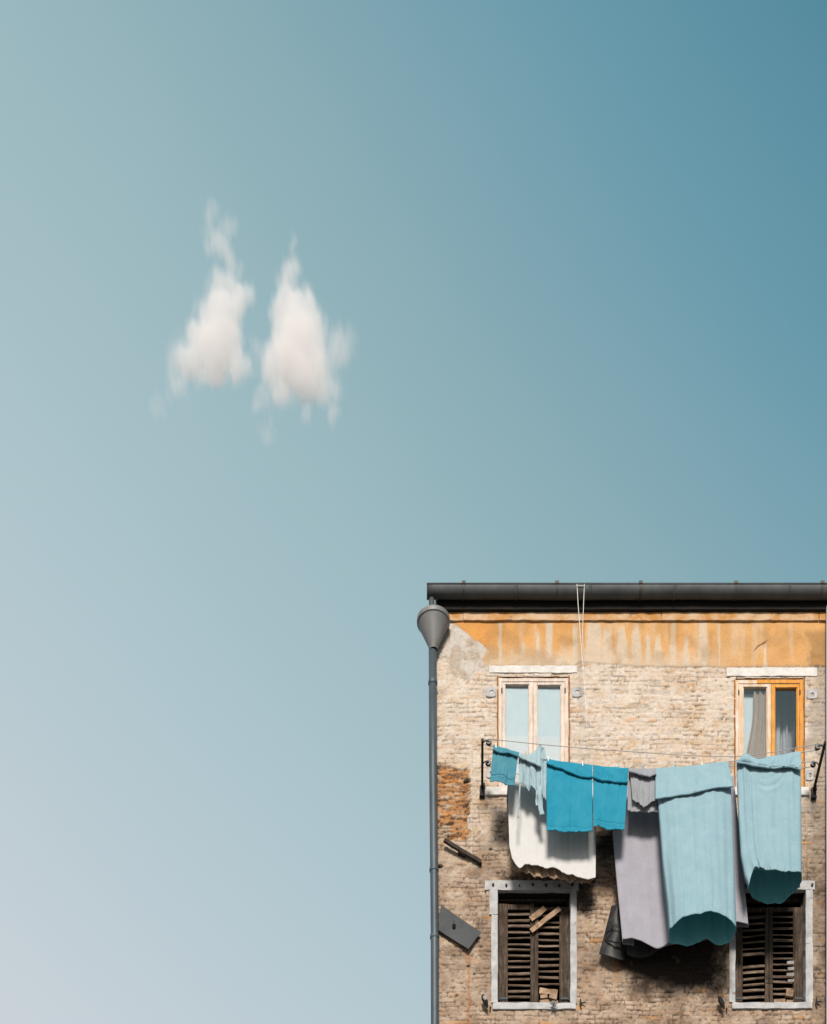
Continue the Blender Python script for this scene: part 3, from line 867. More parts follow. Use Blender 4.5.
bs_ = empty('bent_sheet', P(610, 930, .04))
tag(bs_, 'dark bent metal sheet fixed on the wall beside the grey bedcover', 'metal sheet')
u, v_ = np.meshgrid(np.linspace(0, 1, 26), np.linspace(0, 1, 40))
l_ = pl([(0, 610.7), (.55, 604.4), (1, 598.2)])(v_); r_ = pl([(0, 623), (1, 623.5)])(v_)
yt = 905.6 + 0 * u; yb = 954 + 6 * np.clip(u * 1.2, 0, 1)
pyv = yt + (yb - yt) * v_
oo = .06 + .13 * np.sin(np.pi * np.clip(u * .8 + .1, 0, 1)) + .015 * np.sin(v_ * 9 + u * 4) + .03 * np.exp(-((v_ - .45) / .05) ** 2) * np.sin(u * 3.14)
A = np.stack([X(l_ + (r_ - l_) * u), -oo, Z(pyv, oo)], -1)
pm = MB(); pm.grid(A); pm.build('curved_sheet', M['sheetmetal'], bs_, smooth=True, solid=.008)
st_ = MB()
st_.tube([P(605, 934.5, .20), P(609, 930.5, .24), P(613, 926, .25), P(609.5, 921, .24)], .013, 8)
st_.tube([P(605, 934.5, .20), P(609, 940, .24), P(615, 942.5, .26), P(622, 942, .22)], .013, 8)
st_.build('strap', M['iron'], bs_)

# ------------------------------------------------------------------ clothesline
OT, OI = .68, .34
cl = empty('clothesline', P(482, 796, 0))
tag(cl, 'clothesline strung on pulleys between two black iron wall brackets', 'clothesline')
for (base, tip, foot) in (((482.2, 787), (482.4, 739.5), (482, 797)), ((814.0, 789), (825.3, 742), (813.2, 799))):
    br = MB()
    a, b_ = P(*base, .03), P(*tip, .78)
    d_ = b_ - a
    br.box((a + b_) / 2, (.034, d_.length, .040), d_.to_track_quat('Y', 'Z').to_euler())
    f_ = P(*foot, .0)
    br.box((a + f_) / 2 + Vector((0, -.005, 0)), (.07, .035, (a - f_).length + .04))
    br.box(f_ + Vector((0, -.03, -.01)), (.075, .07, .03))
    br.tube([P(base[0] + 2, base[1] - 4, .0), P(base[0] + 2.2, base[1] + 1, .12)], .012, 8)
    br.build('wall_bracket', M['iron'], cl, bevel=.004)
pul = [((488.7, 742.3), .70), ((488.2, 763.2), OI + .02), ((817.6, 747), .70), ((813.2, 764.2), OI + .02)]
arms = [(482.3, .70), (482.3, .42), (824.2, .70), (819.0, .42)]
for (pp, o_), (ax, ao) in zip(pul, arms):
    c = P(*pp, o_)
    m_ = MB()
    for r_, t_ in ((.046, .012), (.030, .026), (.046, .012)):
        pass
    m_.tube([c + Vector((0, -.020, 0)), c + Vector((0, -.010, 0)), c + Vector((0, -.006, 0)), c + Vector((0, .006, 0)), c + Vector((0, .010, 0)), c + Vector((0, .020, 0))], [.036, .040, .031, .031, .040, .036], 18)
    ar = P(ax, pp[1] + 1, ao)
    m_.tube([c + Vector((0, -.026, 0)), (c + ar) / 2 + Vector((0, -.026, .012)), ar], .010, 8)
    m_.tube([c + Vector((0, .024, 0)), c + Vector((0, -.03, 0))], .011, 8)
    m_.build('pulley', M['pulley'], cl, smooth=False)
load = smooth_pl([(488, 746), (494, 746.5), (519, 753.2), (546, 759.5), (592, 765.8), (628, 768.9), (655, 769), (690, 766.6), (728, 761.8), (738, 760.3), (770, 756.8), (800, 752.6), (817.6, 750)])
free = smooth_pl([(488.7, 739), (560, 746.2), (640, 752.2), (700, 755.8), (735, 756.4), (770, 752.6), (817, 744)])
inner = smooth_pl([(488, 766), (508, 772), (560, 779.5), (640, 783), (700, 780), (735, 776), (780, 770.5), (813, 766.5)])
innerf = smooth_pl([(488, 761), (560, 766), (640, 770), (735, 766), (813, 761.5)])
for f_, o_, mat, rr in ((load, OT, 'rope', .0055), (free, OT + .03, 'rope', .0050), (inner, OI, 'rope', .0055), (innerf, OI + .03, 'rope', .005)):
    t_ = MB(); xs = np.linspace(488.5, 817 if o_ > .5 else 813, 70)
    t_.tube([P(x_, float(f_(x_)), o_) for x_ in xs], rr, 6); t_.build('line', M[mat], cl, smooth=True)

# cord hung over the gutter
cd = empty('support_cord', P(580, 600, .3))
tag(cd, 'thin white cord looped over the gutter and tied to the clothesline', 'cord')
go = gc_o + gr_ + .012
c_ = MB()
ytop = 583.5
c_.tube([P(577.2, 588, go), P(578, 603, go + .02), P(580, 630, .36), P(583, 668, .44), P(585.5, 700, .52), P(588.6, 764.8, OT)], [.0048, .0048, .0045, .004, .0036, .0034], 6)
c_.tube([P(584.2, 588, go), P(583.6, 603, go + .015), P(582.6, 630, .35), P(583.3, 668, .437)], .0045, 6)
c_.tube([P(577.2, 588, go), P(576.8, 584, go - .01), P(577.2, 583.6, .18), P(577.4, 590, .05)], .0048, 6)
c_.tube([P(584.2, 588, go), P(584.4, 584, go - .01), P(584.2, 583.6, .18), P(584.2, 590, .05)], .0048, 6)
c_.tube([P(577.1, 585.4, go + .004), P(584.3, 585.6, go + .004)], .0048, 6)
c_.build('cord_strand', M['cord'], cd, smooth=True)
kn = MB(); kn.tube([P(583, 666, .437), P(583.2, 669, .44), P(583.3, 672, .446)], [.004, .012, .005], 8); kn.build('knot', M['cord'], cd, smooth=True)


# ------------------------------------------------------------------ laundry
def wr(u, v_, sx, sy, seed): return fbm(u, v_ * sy / sx if sx else v_, sx, 4, seed) - .5


def sheet(mb, top, left, right, hem, o0, o1, nu=70, nv=70, nf=3.0, amp=.02, wob=.012, seed=0, sag=0, ragged=0, top_off=0, curl=0, ridge=()):
    """one cloth layer: top(px)->py, left/right(v)->px, hem(u)->py, depth o0 at the line to o1 at the hem"""
    u, v_ = np.meshgrid(np.linspace(0, 1, nu), np.linspace(0, 1, nv))
    l_, r_ = left(v_), right(v_)
    pxx = l_ + (r_ - l_) * u
    ptop = top(left(0.0) + (right(0.0) - left(0.0)) * u) + top_off
    ph = hem(u)
    if ragged: ph = ph + ragged * (fbm(u * 14, u * 0 + seed, 1, 4, seed + 5) - .5) * 2
    oo = o0 + (o1 - o0) * v_
    g_ = v_ ** .6
    ph1 = 5 * fbm(u * 0 + 1.3, v_, .8, 2, seed) + seed
    f_ = np.sin(6.283 * nf * (u + .05 * np.sin(3 * v_ + seed)) + ph1) + .5 * np.sin(6.283 * nf * 2.3 * u + 1.7 * ph1) + .35 * np.sin(6.283 * nf * 4.6 * u + 2 * v_ + seed)
    oo = oo + amp * g_ * f_ + wob * (fbm(u * 3, v_ * 1.2, .5, 4, seed + 9) - .5) * 2
    oo = oo + curl * np.exp(-((1 - v_) / .05) ** 2)
    for rv, rw, ra in ridge: oo = oo + ra * np.exp(-((v_ - rv - .012 * np.sin(u * 9)) / rw) ** 2)
    # creases hanging from the line
    if sag:
        for uc in (.16, .5, .82):
            oo = oo - sag * np.exp(-((u - uc - .1 * v_ * math.sin(uc * 20)) / .03) ** 2) * np.exp(-v_ * 3)
    pyy = ptop + (ph - ptop) * v_
    zt = CAM_Z + (HZ - ptop) / S(o0)
    zh = CAM_Z + (HZ - ph) / S(o1)
    mb.grid(np.stack([(pxx - CX) / S(lerp(o0, o1, v_)), -oo, zt + (zh - zt) * v_], -1))


def bag(mb, top, left, right, fh, bh, o0, of, ob, N_=150, nv=90, nf=3, amp=.02, wob=.014, seed=0, pw=.8, sq=.55, crease=(), gather=.003):
    """a bed cover hung as a tube: pinched at the line, open at the hem"""
    a, v_ = np.meshgrid(np.linspace(0, 2 * math.pi, N_, endpoint=False), np.linspace(0, 1, nv))
    ca, sa = np.cos(a), np.sin(a)
    u = .5 - .5 * np.sign(ca) * np.abs(ca) ** .85
    l_, r_ = left(v_), right(v_)
    pxx = l_ + (r_ - l_) * u
    pt_ = top(left(0.0) + (right(0.0) - left(0.0)) * u)
    w_ = v_ ** pw
    ss = np.sign(sa) * np.abs(sa) ** sq
    dep = np.where(sa > 0, (of - o0) * ss, (o0 - ob) * ss)
    oo = o0 + .012 * ss + dep * w_
    ph1 = 4 * fbm(u * 0 + 2.1, v_, .9, 2, seed) + seed
    f_ = np.sin(6.283 * nf * (u + .04 * np.sin(2.5 * v_ + seed)) + ph1 + (sa < 0) * 2) + .5 * np.sin(6.283 * nf * 2.1 * u + 1.3 * ph1) + .3 * np.sin(6.283 * nf * 4.3 * u + v_ * 2)
    edge = np.clip(np.abs(sa) * 2.2, 0, 1)
    oo = oo + amp * edge * f_ * (.25 + .75 * v_ ** .5) + wob * edge * (fbm(u * 3.2, v_ * 1.4 + 3 * (sa < 0), .4, 4, seed + 9) - .5) * 2
    oo = oo + .016 * edge * (fbm(u * 14 + (sa < 0) * 9 + .8 * fbm(u * 3, v_ * 2, .4, 3, seed + 2), v_ * 1.3, 1, 4, seed + 3) - .5) * (.5 + .5 * v_)
    oo = oo + gather * edge * np.exp(-((1 - v_) / .07) ** 2) * 2 * (fbm(u * 26 + 4 * v_ * 3 + (sa < 0) * 7, v_ * 5, 1, 3, seed + 6) - .5)
    for (uc, vc, uw, vw, am) in crease:         # swags between the pegs
        oo = oo + am * edge * np.exp(-((u - uc) / uw) ** 2) * np.exp(-((v_ - vc + 1.6 * (u - uc) ** 2) / vw) ** 2)
    zt = CAM_Z + (HZ - pt_) / S(o0)
    t_ = .5 + .5 * np.clip(sa * 7, -1, 1); t_ = t_ * t_ * (3 - 2 * t_)
    zh = CAM_Z + (HZ - lerp(bh(u), fh(u), t_) - 1.5 * (fbm(u * 9 + (sa < 0) * 11, u * 0 + seed, 1, 4, seed + 4) - .5)) / S(o0 + dep)
    mb.ring_grid(np.stack([(pxx - CX) / S(oo), -oo, zt + (zh - zt) * v_], -1))


def flap(mb, f_top, x0, x1, hem, o0, o1, seed=0, nf=2.5, amp=.008, nu=60, nv=18, roll=.014, ragged=.6, lbot=None, rbot=None):
    l_ = pl([(0, x0), (1, lbot if lbot is not None else x0)]); r_ = pl([(0, x1), (1, rbot if rbot is not None else x1)])
    sheet(mb, f_top, l_, r_, hem, o0, o1, nu, nv, nf, amp, .010, seed, 0, ragged, -.6, 0)
    # thick rolled hem
    u = np.linspace(0, 1, 40)
    pts = [Vector(((lerp(l_(1.0), r_(1.0), t) - CX) / S(o1), -(o1 + .004), CAM_Z + (HZ - float(hem(t)) - ragged * (float(fbm(t * 9, seed, 1, 3, seed + 5)) - .5) * 2) / S(o1))) for t in u]
    mb.tube(pts, [roll * (.7 + .7 * float(vnoise(np.array(t * 14.0), np.array(2.0), seed))) for t in u], 6)


def thing1(name, lab, cat, group, px_, py_, o_):
    e = empty(name, P(px_, py_, o_)); tag(e, lab, cat, group); return e


c01 = lambda a, b: pl([(0, a), (1, b)])
# washcloth
t = thing1('washcloth', 'small faded turquoise washcloth at the left end of the clothesline', 'cloth', None, 506, 750, OT)
m_ = MB(); sheet(m_, load, c01(493.4, 490.0), c01(518.4, 514.2), smooth_pl([(0, 781.5), (.45, 782.4), (.6, 784), (1, 786)]), OT, OT + .02, 50, 90, 1.6, .008, .018, 3, ragged=.5, ridge=((.80, .02, -.012), (.86, .02, .006)))
m_.build('cloth_body', M['turq_faded'], t, smooth=True, solid=.008)
m_ = MB(); flap(m_, load, 493.2, 518.8, smooth_pl([(0, 749.5), (.2, 752.2), (.45, 752.8), (.7, 753.5), (1, 757)]), OT + .012, OT + .036, 5, roll=.010); m_.build('folded_edge', M['turq_faded'], t, smooth=True, solid=.008)
# apron
t = thing1('apron', 'pale frayed apron with dangling ties next to the small washcloth', 'apron', None, 530, 760, OT)
topa = smooth_pl([(518, 752.6), (526, 755), (533, 753), (538, 748), (542, 745.5), (544.5, 749), (546.5, 756)])
m_ = MB(); sheet(m_, topa, c01(518.6, 519.4), c01(546.2, 546.6), smooth_pl([(0, 784), (.2, 785.5), (.3, 789), (.45, 787), (.6, 793), (.7, 790), (.85, 796), (1, 799)]), OT - .01, OT - .02, 70, 60, 3.5, .018, .02, 8, sag=.01, ragged=2.6)
m_.build('apron_cloth', M['apron'], t, smooth=True, solid=.005)
m_ = MB(); flap(m_, topa, 518.6, 541, smooth_pl([(0, 756.5), (.5, 762), (1, 766.4)]), OT + .005, OT + .03, 6, roll=.011, nf=5); m_.build('folded_edge', M['apron'], t, smooth=True, solid=.006)
for pts, wd_ in (([(519.8, 784), (519.6, 796), (518.4, 808), (518.2, 818)], 1.4), ([(539.5, 786), (540, 797), (540.6, 806), (541.8, 815)], 4.6), ([(537.2, 790), (536.6, 800), (536.8, 806)], 2.2)):
    py_ = np.array([p[1] for p in pts]); pxs = np.array([p[0] for p in pts])
    tt = np.linspace(0, 1, 24); yy = py_[0] + (py_[-1] - py_[0]) * tt; xx = np.interp(yy, py_, pxs)
    A = np.stack([np.stack([X(xx + s_ * wd_ / 2 * (1 + .15 * np.sin(tt * 13 + s_)), OT), -(OT + .012 * np.sin(tt * 7 + s_)), Z(yy, OT)], -1) for s_ in (-1, -.3, .3, 1)], 1)
    m_ = MB(); m_.grid(A); m_.build('apron_tie', M['apron'], t, smooth=True, solid=.005)
# white cloth with beige lining
t = thing1('tablecloth', 'off white cloth with frayed beige lining hanging below the towels', 'tablecloth', None, 550, 775, OI)
m_ = MB(); sheet(m_, inner, pl([(0, 509.5), (.3, 508), (.85, 509.3), (1, 512)]), c01(596, 595.6), smooth_pl([(0, 858.5), (.09, 868), (.16, 864), (.27, 865.5), (.38, 868.5), (.5, 868.5), (.62, 873.5), (.78, 876), (.92, 879.5), (1, 878)]),
               OI, OI + .05, 140, 90, 3, .005, .010, 12, sag=.004, ragged=2.2)
m_.build('white_layer', M['white_cloth'], t, smooth=True, solid=.004)
m_ = MB(); sheet(m_, inner, pl([(0, 508.5), (.3, 506.5), (.9, 511), (1, 513)]), c01(595, 594), smooth_pl([(0, 866), (.1, 871.5), (.2, 874), (.35, 877.5), (.5, 878.5), (.6, 881), (.75, 882), (.9, 881.5), (1, 880)]),
               OI - .015, OI - .05, 140, 70, 9, .014, .012, 13, ragged=3.0)
m_.build('lining', M['lining'], t, smooth=True, solid=.004)
# two turquoise towels
G = 'turquoise towels'
t = thing1('towel', 'wider bright turquoise towel, the left of the touching pair', 'towel', G, 569, 762, OT)
m_ = MB(); sheet(m_, load, c01(546.6, 546.8), c01(592.2, 592.0), smooth_pl([(0, 830.4), (.1, 830), (.3, 831.6), (.6, 831.8), (1, 832)]), OT, OT + .03, 90, 110, 1.7, .008, .010, 21, sag=.008, ragged=1.0, ridge=((.94, .012, -.006),))
m_.build('towel_body', M['turquoise'], t, smooth=True, solid=.010)
m_ = MB(); flap(m_, load, 546.6, 592.2, smooth_pl([(0, 763.3), (.15, 766), (.35, 769), (.6, 773.6), (.8, 776.8), (1, 777)]), OT + .012, OT + .030, 22, roll=.010); m_.build('folded_edge', M['turquoise'], t, smooth=True, solid=.010)
t = thing1('towel', 'narrower bright turquoise towel beside the small grey shirt', 'towel', G, 610, 767, OT)
m_ = MB(); sheet(m_, load, c01(593.0, 593.2), c01(628.4, 624.4), smooth_pl([(0, 827.6), (.2, 826.3), (.3, 828), (.6, 829.4), (1, 829.6)]), OT, OT + .03, 80, 110, 1.3, .008, .010, 25, sag=.008, ragged=1.2, ridge=((.90, .012, -.009), (.93, .012, .005)))
m_.build('towel_body', M['turquoise'], t, smooth=True, solid=.010)
m_ = MB(); flap(m_, load, 593.0, 628.4, smooth_pl([(0, 777), (.2, 779.6), (.5, 781), (.75, 782.2), (1, 782)]), OT + .012, OT + .030, 26, roll=.014, rbot=627.6); m_.build('folded_edge', M['turquoise'], t, smooth=True, solid=.010)
# grey shirt
t = thing1('shirt', 'small grey shirt folded over the line beside the turquoise towels', 'shirt', None, 642, 768, OT)
m_ = MB(); sheet(m_, load, c01(628.8, 627.4), c01(656.4, 658), smooth_pl([(0, 810.6), (.5, 812.2), (1, 812)]), OT - .01, OT - .02, 60, 60, 2.3, .008, .012, 31, ragged=.6)
m_.build('shirt_back', M['grey_shirt'], t, smooth=True, solid=.006)
m_ = MB(); sheet(m_, load, c01(629.6, 632.5), c01(655.8, 655), smooth_pl([(0, 800), (.25, 803), (.5, 807), (.7, 804), (1, 801)]), OT + .015, OT + .05, 60, 50, 3.3, .008, .016, 33, ragged=1.6)
m_.build('shirt_front', M['grey_shirt'], t, smooth=True, solid=.006)
m_ = MB(); flap(m_, load, 628.8, 656, smooth_pl([(0, 770.6), (.25, 773.4), (.55, 776), (.75, 776.2), (1, 774)]), OT + .03, OT + .075, 34, roll=.012, ragged=1.2, nf=4); m_.build('folded_edge', M['grey_shirt'], t, smooth=True, solid=.006)
# grey bed cover (inner line)
t = thing1('grey_bedcover', 'lilac grey bed cover hanging behind the middle pale blue cover', 'bed cover', 'bed covers on the clothesline', 680, 780, OI)
m_ = MB(); bag(m_, inner, pl([(0, 611), (.35, 613), (.6, 616.5), (1, 622.5)]), pl([(0, 734), (.1, 735), (.5, 741), (1, 748.3)]),
             smooth_pl([(0, 939), (.09, 940), (.18, 944), (.28, 948.4), (.4, 942), (.6, 936), (.8, 924), (.91, 921.5), (1, 925)]),
             smooth_pl([(0, 944), (.06, 945), (.14, 946.6), (.25, 949), (.4, 944), (.7, 938), (.9, 926), (1, 928)]), OI, OI + .05, OI - .22, 380, 110, 3, .010, .008, 42)
m_.build('cover_cloth', M['grey_sheet'], t, smooth=True, solid=.004)
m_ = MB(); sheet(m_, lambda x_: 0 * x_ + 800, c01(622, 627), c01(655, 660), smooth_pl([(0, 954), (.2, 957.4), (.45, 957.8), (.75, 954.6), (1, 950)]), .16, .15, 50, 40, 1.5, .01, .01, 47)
m_.build('shade_layer', M['shade_grey'], t, smooth=True, solid=.004)  # dark sheet added to stand for the cover's shaded back layer
# middle pale blue cover
t = thing1('blue_bedcover', 'long pale blue bed cover with a straight folded top between grey shirt and shorter cover', 'bed cover', 'bed covers on the clothesline', 692, 767, OT)
m_ = MB(); bag(m_, load, pl([(0, 655.8), (.17, 657.6), (.6, 662.6), (.85, 667.5), (1, 669)]), pl([(0, 728), (.15, 731), (.6, 734.2), (1, 736.2)]),
             smooth_pl([(0, 930), (.05, 926.5), (.2, 919), (.4, 914), (.6, 912.6), (.8, 915.5), (.95, 922), (1, 928)]),
             smooth_pl([(0, 943), (.12, 943.6), (.38, 943.6), (.48, 940.5), (.55, 938.8), (.63, 941), (.75, 943.8), (.9, 940.5), (1, 931)]), OT, OT + .24, OT - .22, 420, 120, 2.2, .013, .008, 53, sq=.5,
             crease=((.2, .3, .1, .05, .012), (.75, .3, .04, .25, .012)), gather=.004)
m_.build('cover_cloth', M['teal_shade_inside'], t, smooth=True, solid=.0025, inner=M['pale_blue'])
m_ = MB(); flap(m_, load, 655.6, 728, smooth_pl([(0, 799), (.1, 797.6), (.3, 795.4), (.6, 791), (.75, 788.2), (1, 786.6)]), OT + .042, OT + .11, 55, roll=.009, ragged=.8, nf=2.2, amp=.010, lbot=655.2, rbot=733.2, nv=30)
m_.build('folded_edge', M['pale_blue'], t, smooth=True, solid=.005)
# right pale blue cover
t = thing1('blue_bedcover', 'shorter pale blue bed cover with a twisted bunched top by the right bracket', 'bed cover', 'bed covers on the clothesline', 769, 757, OT)
topr = smooth_pl([(736, 762), (741, 757.5), (747, 754.5), (752, 757), (757, 759.2), (770, 757), (785, 755), (800, 752), (802, 752)])
m_ = MB(); bag(m_, topr, pl([(0, 736.6), (.15, 736.8), (.45, 738.5), (.75, 740.5), (.92, 744.5), (1, 748.5)]), pl([(0, 800.6), (.2, 801), (1, 801.8)]),
             smooth_pl([(0, 888), (.05, 876), (.11, 868), (.2, 867.8), (.3, 869.6), (.5, 871.2), (.75, 871.6), (.95, 872.2), (1, 874)]),
             smooth_pl([(0, 890), (.08, 896), (.2, 901), (.37, 903.4), (.5, 903), (.65, 900.5), (.8, 895), (.92, 889), (1, 881)]), OT, OT + .16, OT - .42, 420, 120, 1.8, .013, .008, 63, sq=.5,
             crease=((.5, .27, .26, .016, -.012), (.5, .31, .26, .02, .010), (.48, .20, .2, .014, -.007), (.12, .2, .025, .5, .02), (.2, .2, .02, .5, -.012), (.86, .2, .03, .4, .018)), gather=.016)
m_.build('cover_cloth', M['teal_shade_inside'], t, smooth=True, solid=.0025, inner=M['pale_blue'])
m_ = MB(); flap(m_, topr, 736.6, 801, smooth_pl([(0, 762.6), (.1, 763.4), (.3, 766), (.6, 768.6), (.8, 767), (1, 769.6)]), OT + .036, OT + .09, 66, roll=.012, ragged=.9, nf=4.4, amp=.016, nv=26)
# twisted roll across the top
pts = []
for k in range(40):
    s_ = k / 39
    pts.append(P(738 + 62 * s_, float(np.interp(s_, [0, .1, .3, .6, .85, 1], [761.5, 760, 764, 766.6, 765.4, 767])), OT + .08))
m_.tube(pts, [.010 + .012 * abs(math.sin(k * .33)) + .016 * math.exp(-((k - 5) / 4) ** 2) + .006 * random.random() for k in range(40)], 12)
m_.build('folded_edge', M['pale_blue'], t, smooth=True, solid=.005)
# gathered elastic wrinkles above the hem of the right cover
m_ = MB()
rng = random.Random(12)
for k in range(17):
    x0 = 752 + k * 2.9 + rng.uniform(-.6, .6); ln_ = rng.uniform(4, 9)
    yb = 869.2 + 1.4 * min(1, k / 6)
    m_.tube([P(x0 - ln_ * .8, yb - ln_ * .75, OT + .085), P(x0 - ln_ * .4, yb - ln_ * .3, OT + .098), P(x0, yb, OT + .092)], [.002, .010, .004], 6)
m_.build('gathered_hem', M['pale_blue'], t, smooth=True)

# pegs
def peg_mesh(mat):
    p = MB()
    for s_ in (-1, 1):
        p.box((0, s_ * .009, .0), (.013, .009, .075), Euler((R(s_ * 7), 0, 0)))
    p.tube([(-.009, 0, .006), (.009, 0, .006)], .009, 8)
    return p.build('clothes_peg', mat, local=Vector((0, 0, 0)), bevel=.002)
pegs = [(496, 'w', 'pale peg on the small faded washcloth'), (525.5, 'o', 'wooden peg on the pale frayed apron'), (548, 'p', 'white peg at the left top corner of the wider turquoise towel'),
        (582.5, 'w', 'pale wooden peg near the right top of the wider turquoise towel'), (618.3, 'b', 'blue peg on the narrower turquoise towel'), (643, 'b', 'blue peg on the small grey shirt'),
        (675.5, 'b', 'blue peg on the middle pale blue bed cover'), (702, 'p', 'white peg on the middle pale blue bed cover'), (795.5, 'o', 'orange peg on the right pale blue bed cover')]
proto = {'w': 'peg_white', 'o': 'peg_wood', 'p': 'peg_white', 'b': 'peg_blue'}
made = {}
for px_, k_, lab in pegs:
    mk = proto[k_]
    if mk not in made:
        made[mk] = peg_mesh(M[mk]); o = made[mk]
    else:
        o = made[mk].copy(); col.objects.link(o)
    f_ = topr if px_ > 740 else (topa if 518 < px_ < 546 else load)
    o.location = P(px_, float(f_(px_)) - .6, OT + .012); o.rotation_euler = (0, R(random.uniform(-12, 12)), R(random.uniform(-10, 10)))
    tag(o, lab, 'clothes peg', 'pegs on the clothesline')

# ------------------------------------------------------------------ clouds (real volumes, far behind the house)
CO = -430.0
SUN_EL, SUN_AZ = 27.0, 3.0          # azimuth: degrees to the left of straight behind the camera


def cloud(name, lab, blobs, dens, seed):
    org = P(blobs[0][0], blobs[0][1], CO)
    bm = bmesh.new()
    sc_ = S(CO)
    data = []
    for (bx_, by_, rx, ry, wgt) in blobs:
        c = P(bx_, by_, CO) - org; rx *= 1.1; ry *= 1.1
        dpt = min(rx, ry) * .75
        r_ = Vector((rx / sc_, dpt / sc_, ry / sc_))
        data.append((c, r_, wgt))
        mt = Matrix.Translation(c) @ Matrix.Diagonal((r_.x * 1.12, r_.y * 1.12, r_.z * 1.12, 1))
        bmesh.ops.create_icosphere(bm, subdivisions=3, radius=1, matrix=mt)
    me = bpy.data.meshes.new(name); bm.to_mesh(me); bm.free()
    tmp = bpy.data.objects.new('tmp', me); col.objects.link(tmp)
    rm = tmp.modifiers.new('r', 'REMESH'); rm.mode = 'VOXEL'; rm.voxel_size = 1.1
    dg = bpy.context.evaluated_depsgraph_get()
    me2 = bpy.data.meshes.new_from_object(tmp.evaluated_get(dg))
    bpy.data.objects.remove(tmp)
    me2.name = name
    o = bpy.data.objects.new(name, me2); col.objects.link(o); o.location = org
    m = bpy.data.materials.new(name + '_vapour'); m.use_nodes = True
    nt = m.node_tree
    for n_ in list(nt.nodes):
        if n_.type != 'OUTPUT_MATERIAL': nt.nodes.remove(n_)
    out = [n_ for n_ in nt.nodes if n_.type == 'OUTPUT_MATERIAL'][0]
    tc = nt.nodes.new('ShaderNodeTexCoord')
    # domain warp
    nz = nt.nodes.new('ShaderNodeTexNoise'); nz.inputs['Scale'].default_value = .085; nz.inputs['Detail'].default_value = 7; nz.inputs['Roughness'].default_value = .62
    mp = nt.nodes.new('ShaderNodeMapping'); mp.inputs['Location'].default_value = (seed * 13.7, seed * 3.1, seed * 7.7); mp.inputs['Scale'].default_value = (1.15, .22, .8)
    nt.links.new(tc.outputs['Object'], mp.inputs[0]); nt.links.new(mp.outputs[0], nz.inputs['Vector'])
    vs = nt.nodes.new('ShaderNodeVectorMath'); vs.operation = 'SUBTRACT'; vs.inputs[1].default_value = (.5, .5, .5); nt.links.new(nz.outputs['Color'], vs.inputs[0])
    vm = nt.nodes.new('ShaderNodeVectorMath'); vm.operation = 'MULTIPLY_ADD'; vm.inputs[1].default_value = (15, 5, 15)
    nt.links.new(vs.outputs[0], vm.inputs[0]); nt.links.new(tc.outputs['Object'], vm.inputs[2])
    acc = None
    for c, r_, wgt in data:
        s1 = nt.nodes.new('ShaderNodeVectorMath'); s1.operation = 'SUBTRACT'; s1.inputs[1].default_value = c; nt.links.new(vm.outputs[0], s1.inputs[0])
        s2 = nt.nodes.new('ShaderNodeVectorMath'); s2.operation = 'DIVIDE'; s2.inputs[1].default_value = r_; nt.links.new(s1.outputs[0], s2.inputs[0])
        s3 = nt.nodes.new('ShaderNodeVectorMath'); s3.operation = 'LENGTH'; nt.links.new(s2.outputs[0], s3.inputs[0])
        mr = nt.nodes.new('ShaderNodeMapRange'); mr.interpolation_type = 'SMOOTHSTEP'
        mr.inputs['From Min'].default_value = 1.0; mr.inputs['From Max'].default_value = .25; mr.inputs['To Max'].default_value = wgt
        nt.links.new(s3.outputs['Value'], mr.inputs['Value'])
        if acc is None: acc = mr.outputs[0]
        else:
            mx = nt.nodes.new('ShaderNodeMath'); mx.operation = 'MAXIMUM'
            nt.links.new(acc, mx.inputs[0]); nt.links.new(mr.outputs[0], mx.inputs[1]); acc = mx.outputs[0]
    n2 = nt.nodes.new('ShaderNodeTexNoise'); n2.inputs['Scale'].default_value = .20; n2.inputs['Detail'].default_value = 8; n2.inputs['Roughness'].default_value = .68
    nt.links.new(mp.outputs[0], n2.inputs['Vector'])
    er = nt.nodes.new('ShaderNodeMath'); er.operation = 'MULTIPLY_ADD'; er.inputs[1].default_value = -2.6; nt.links.new(n2.outputs[0], er.inputs[0])
    ad = nt.nodes.new('ShaderNodeMath'); ad.operation = 'ADD'; ad.inputs[1].default_value = 1.28; nt.links.new(acc, ad.inputs[0]); nt.links.new(ad.outputs[0], er.inputs[2])
    cm = nt.nodes.new('ShaderNodeMath'); cm.operation = 'MULTIPLY'; nt.links.new(er.outputs[0], cm.inputs[0]); nt.links.new(acc, cm.inputs[1])
    c0 = nt.nodes.new('ShaderNodeMath'); c0.operation = 'MAXIMUM'; c0.inputs[1].default_value = 0; nt.links.new(cm.outputs[0], c0.inputs[0])
    cp = nt.nodes.new('ShaderNodeMath'); cp.operation = 'MINIMUM'; cp.inputs[1].default_value = .40; nt.links.new(c0.outputs[0], cp.inputs[0])
    dn = nt.nodes.new('ShaderNodeMath'); dn.operation = 'MULTIPLY'; dn.inputs[1].default_value = dens; nt.links.new(cp.outputs[0], dn.inputs[0])
    pv = nt.nodes.new('ShaderNodeVolumePrincipled')
    pv.inputs['Color'].default_value = (.915, .882, .872, 1); pv.inputs['Anisotropy'].default_value = -.25
    nt.links.new(dn.outputs[0], pv.inputs['Density'])
    nt.links.new(pv.outputs[0], out.inputs['Volume'])
    me2.materials.clear(); me2.materials.append(m)
    tag(o, lab, 'cloud', 'small clouds in the clear sky')
    return o


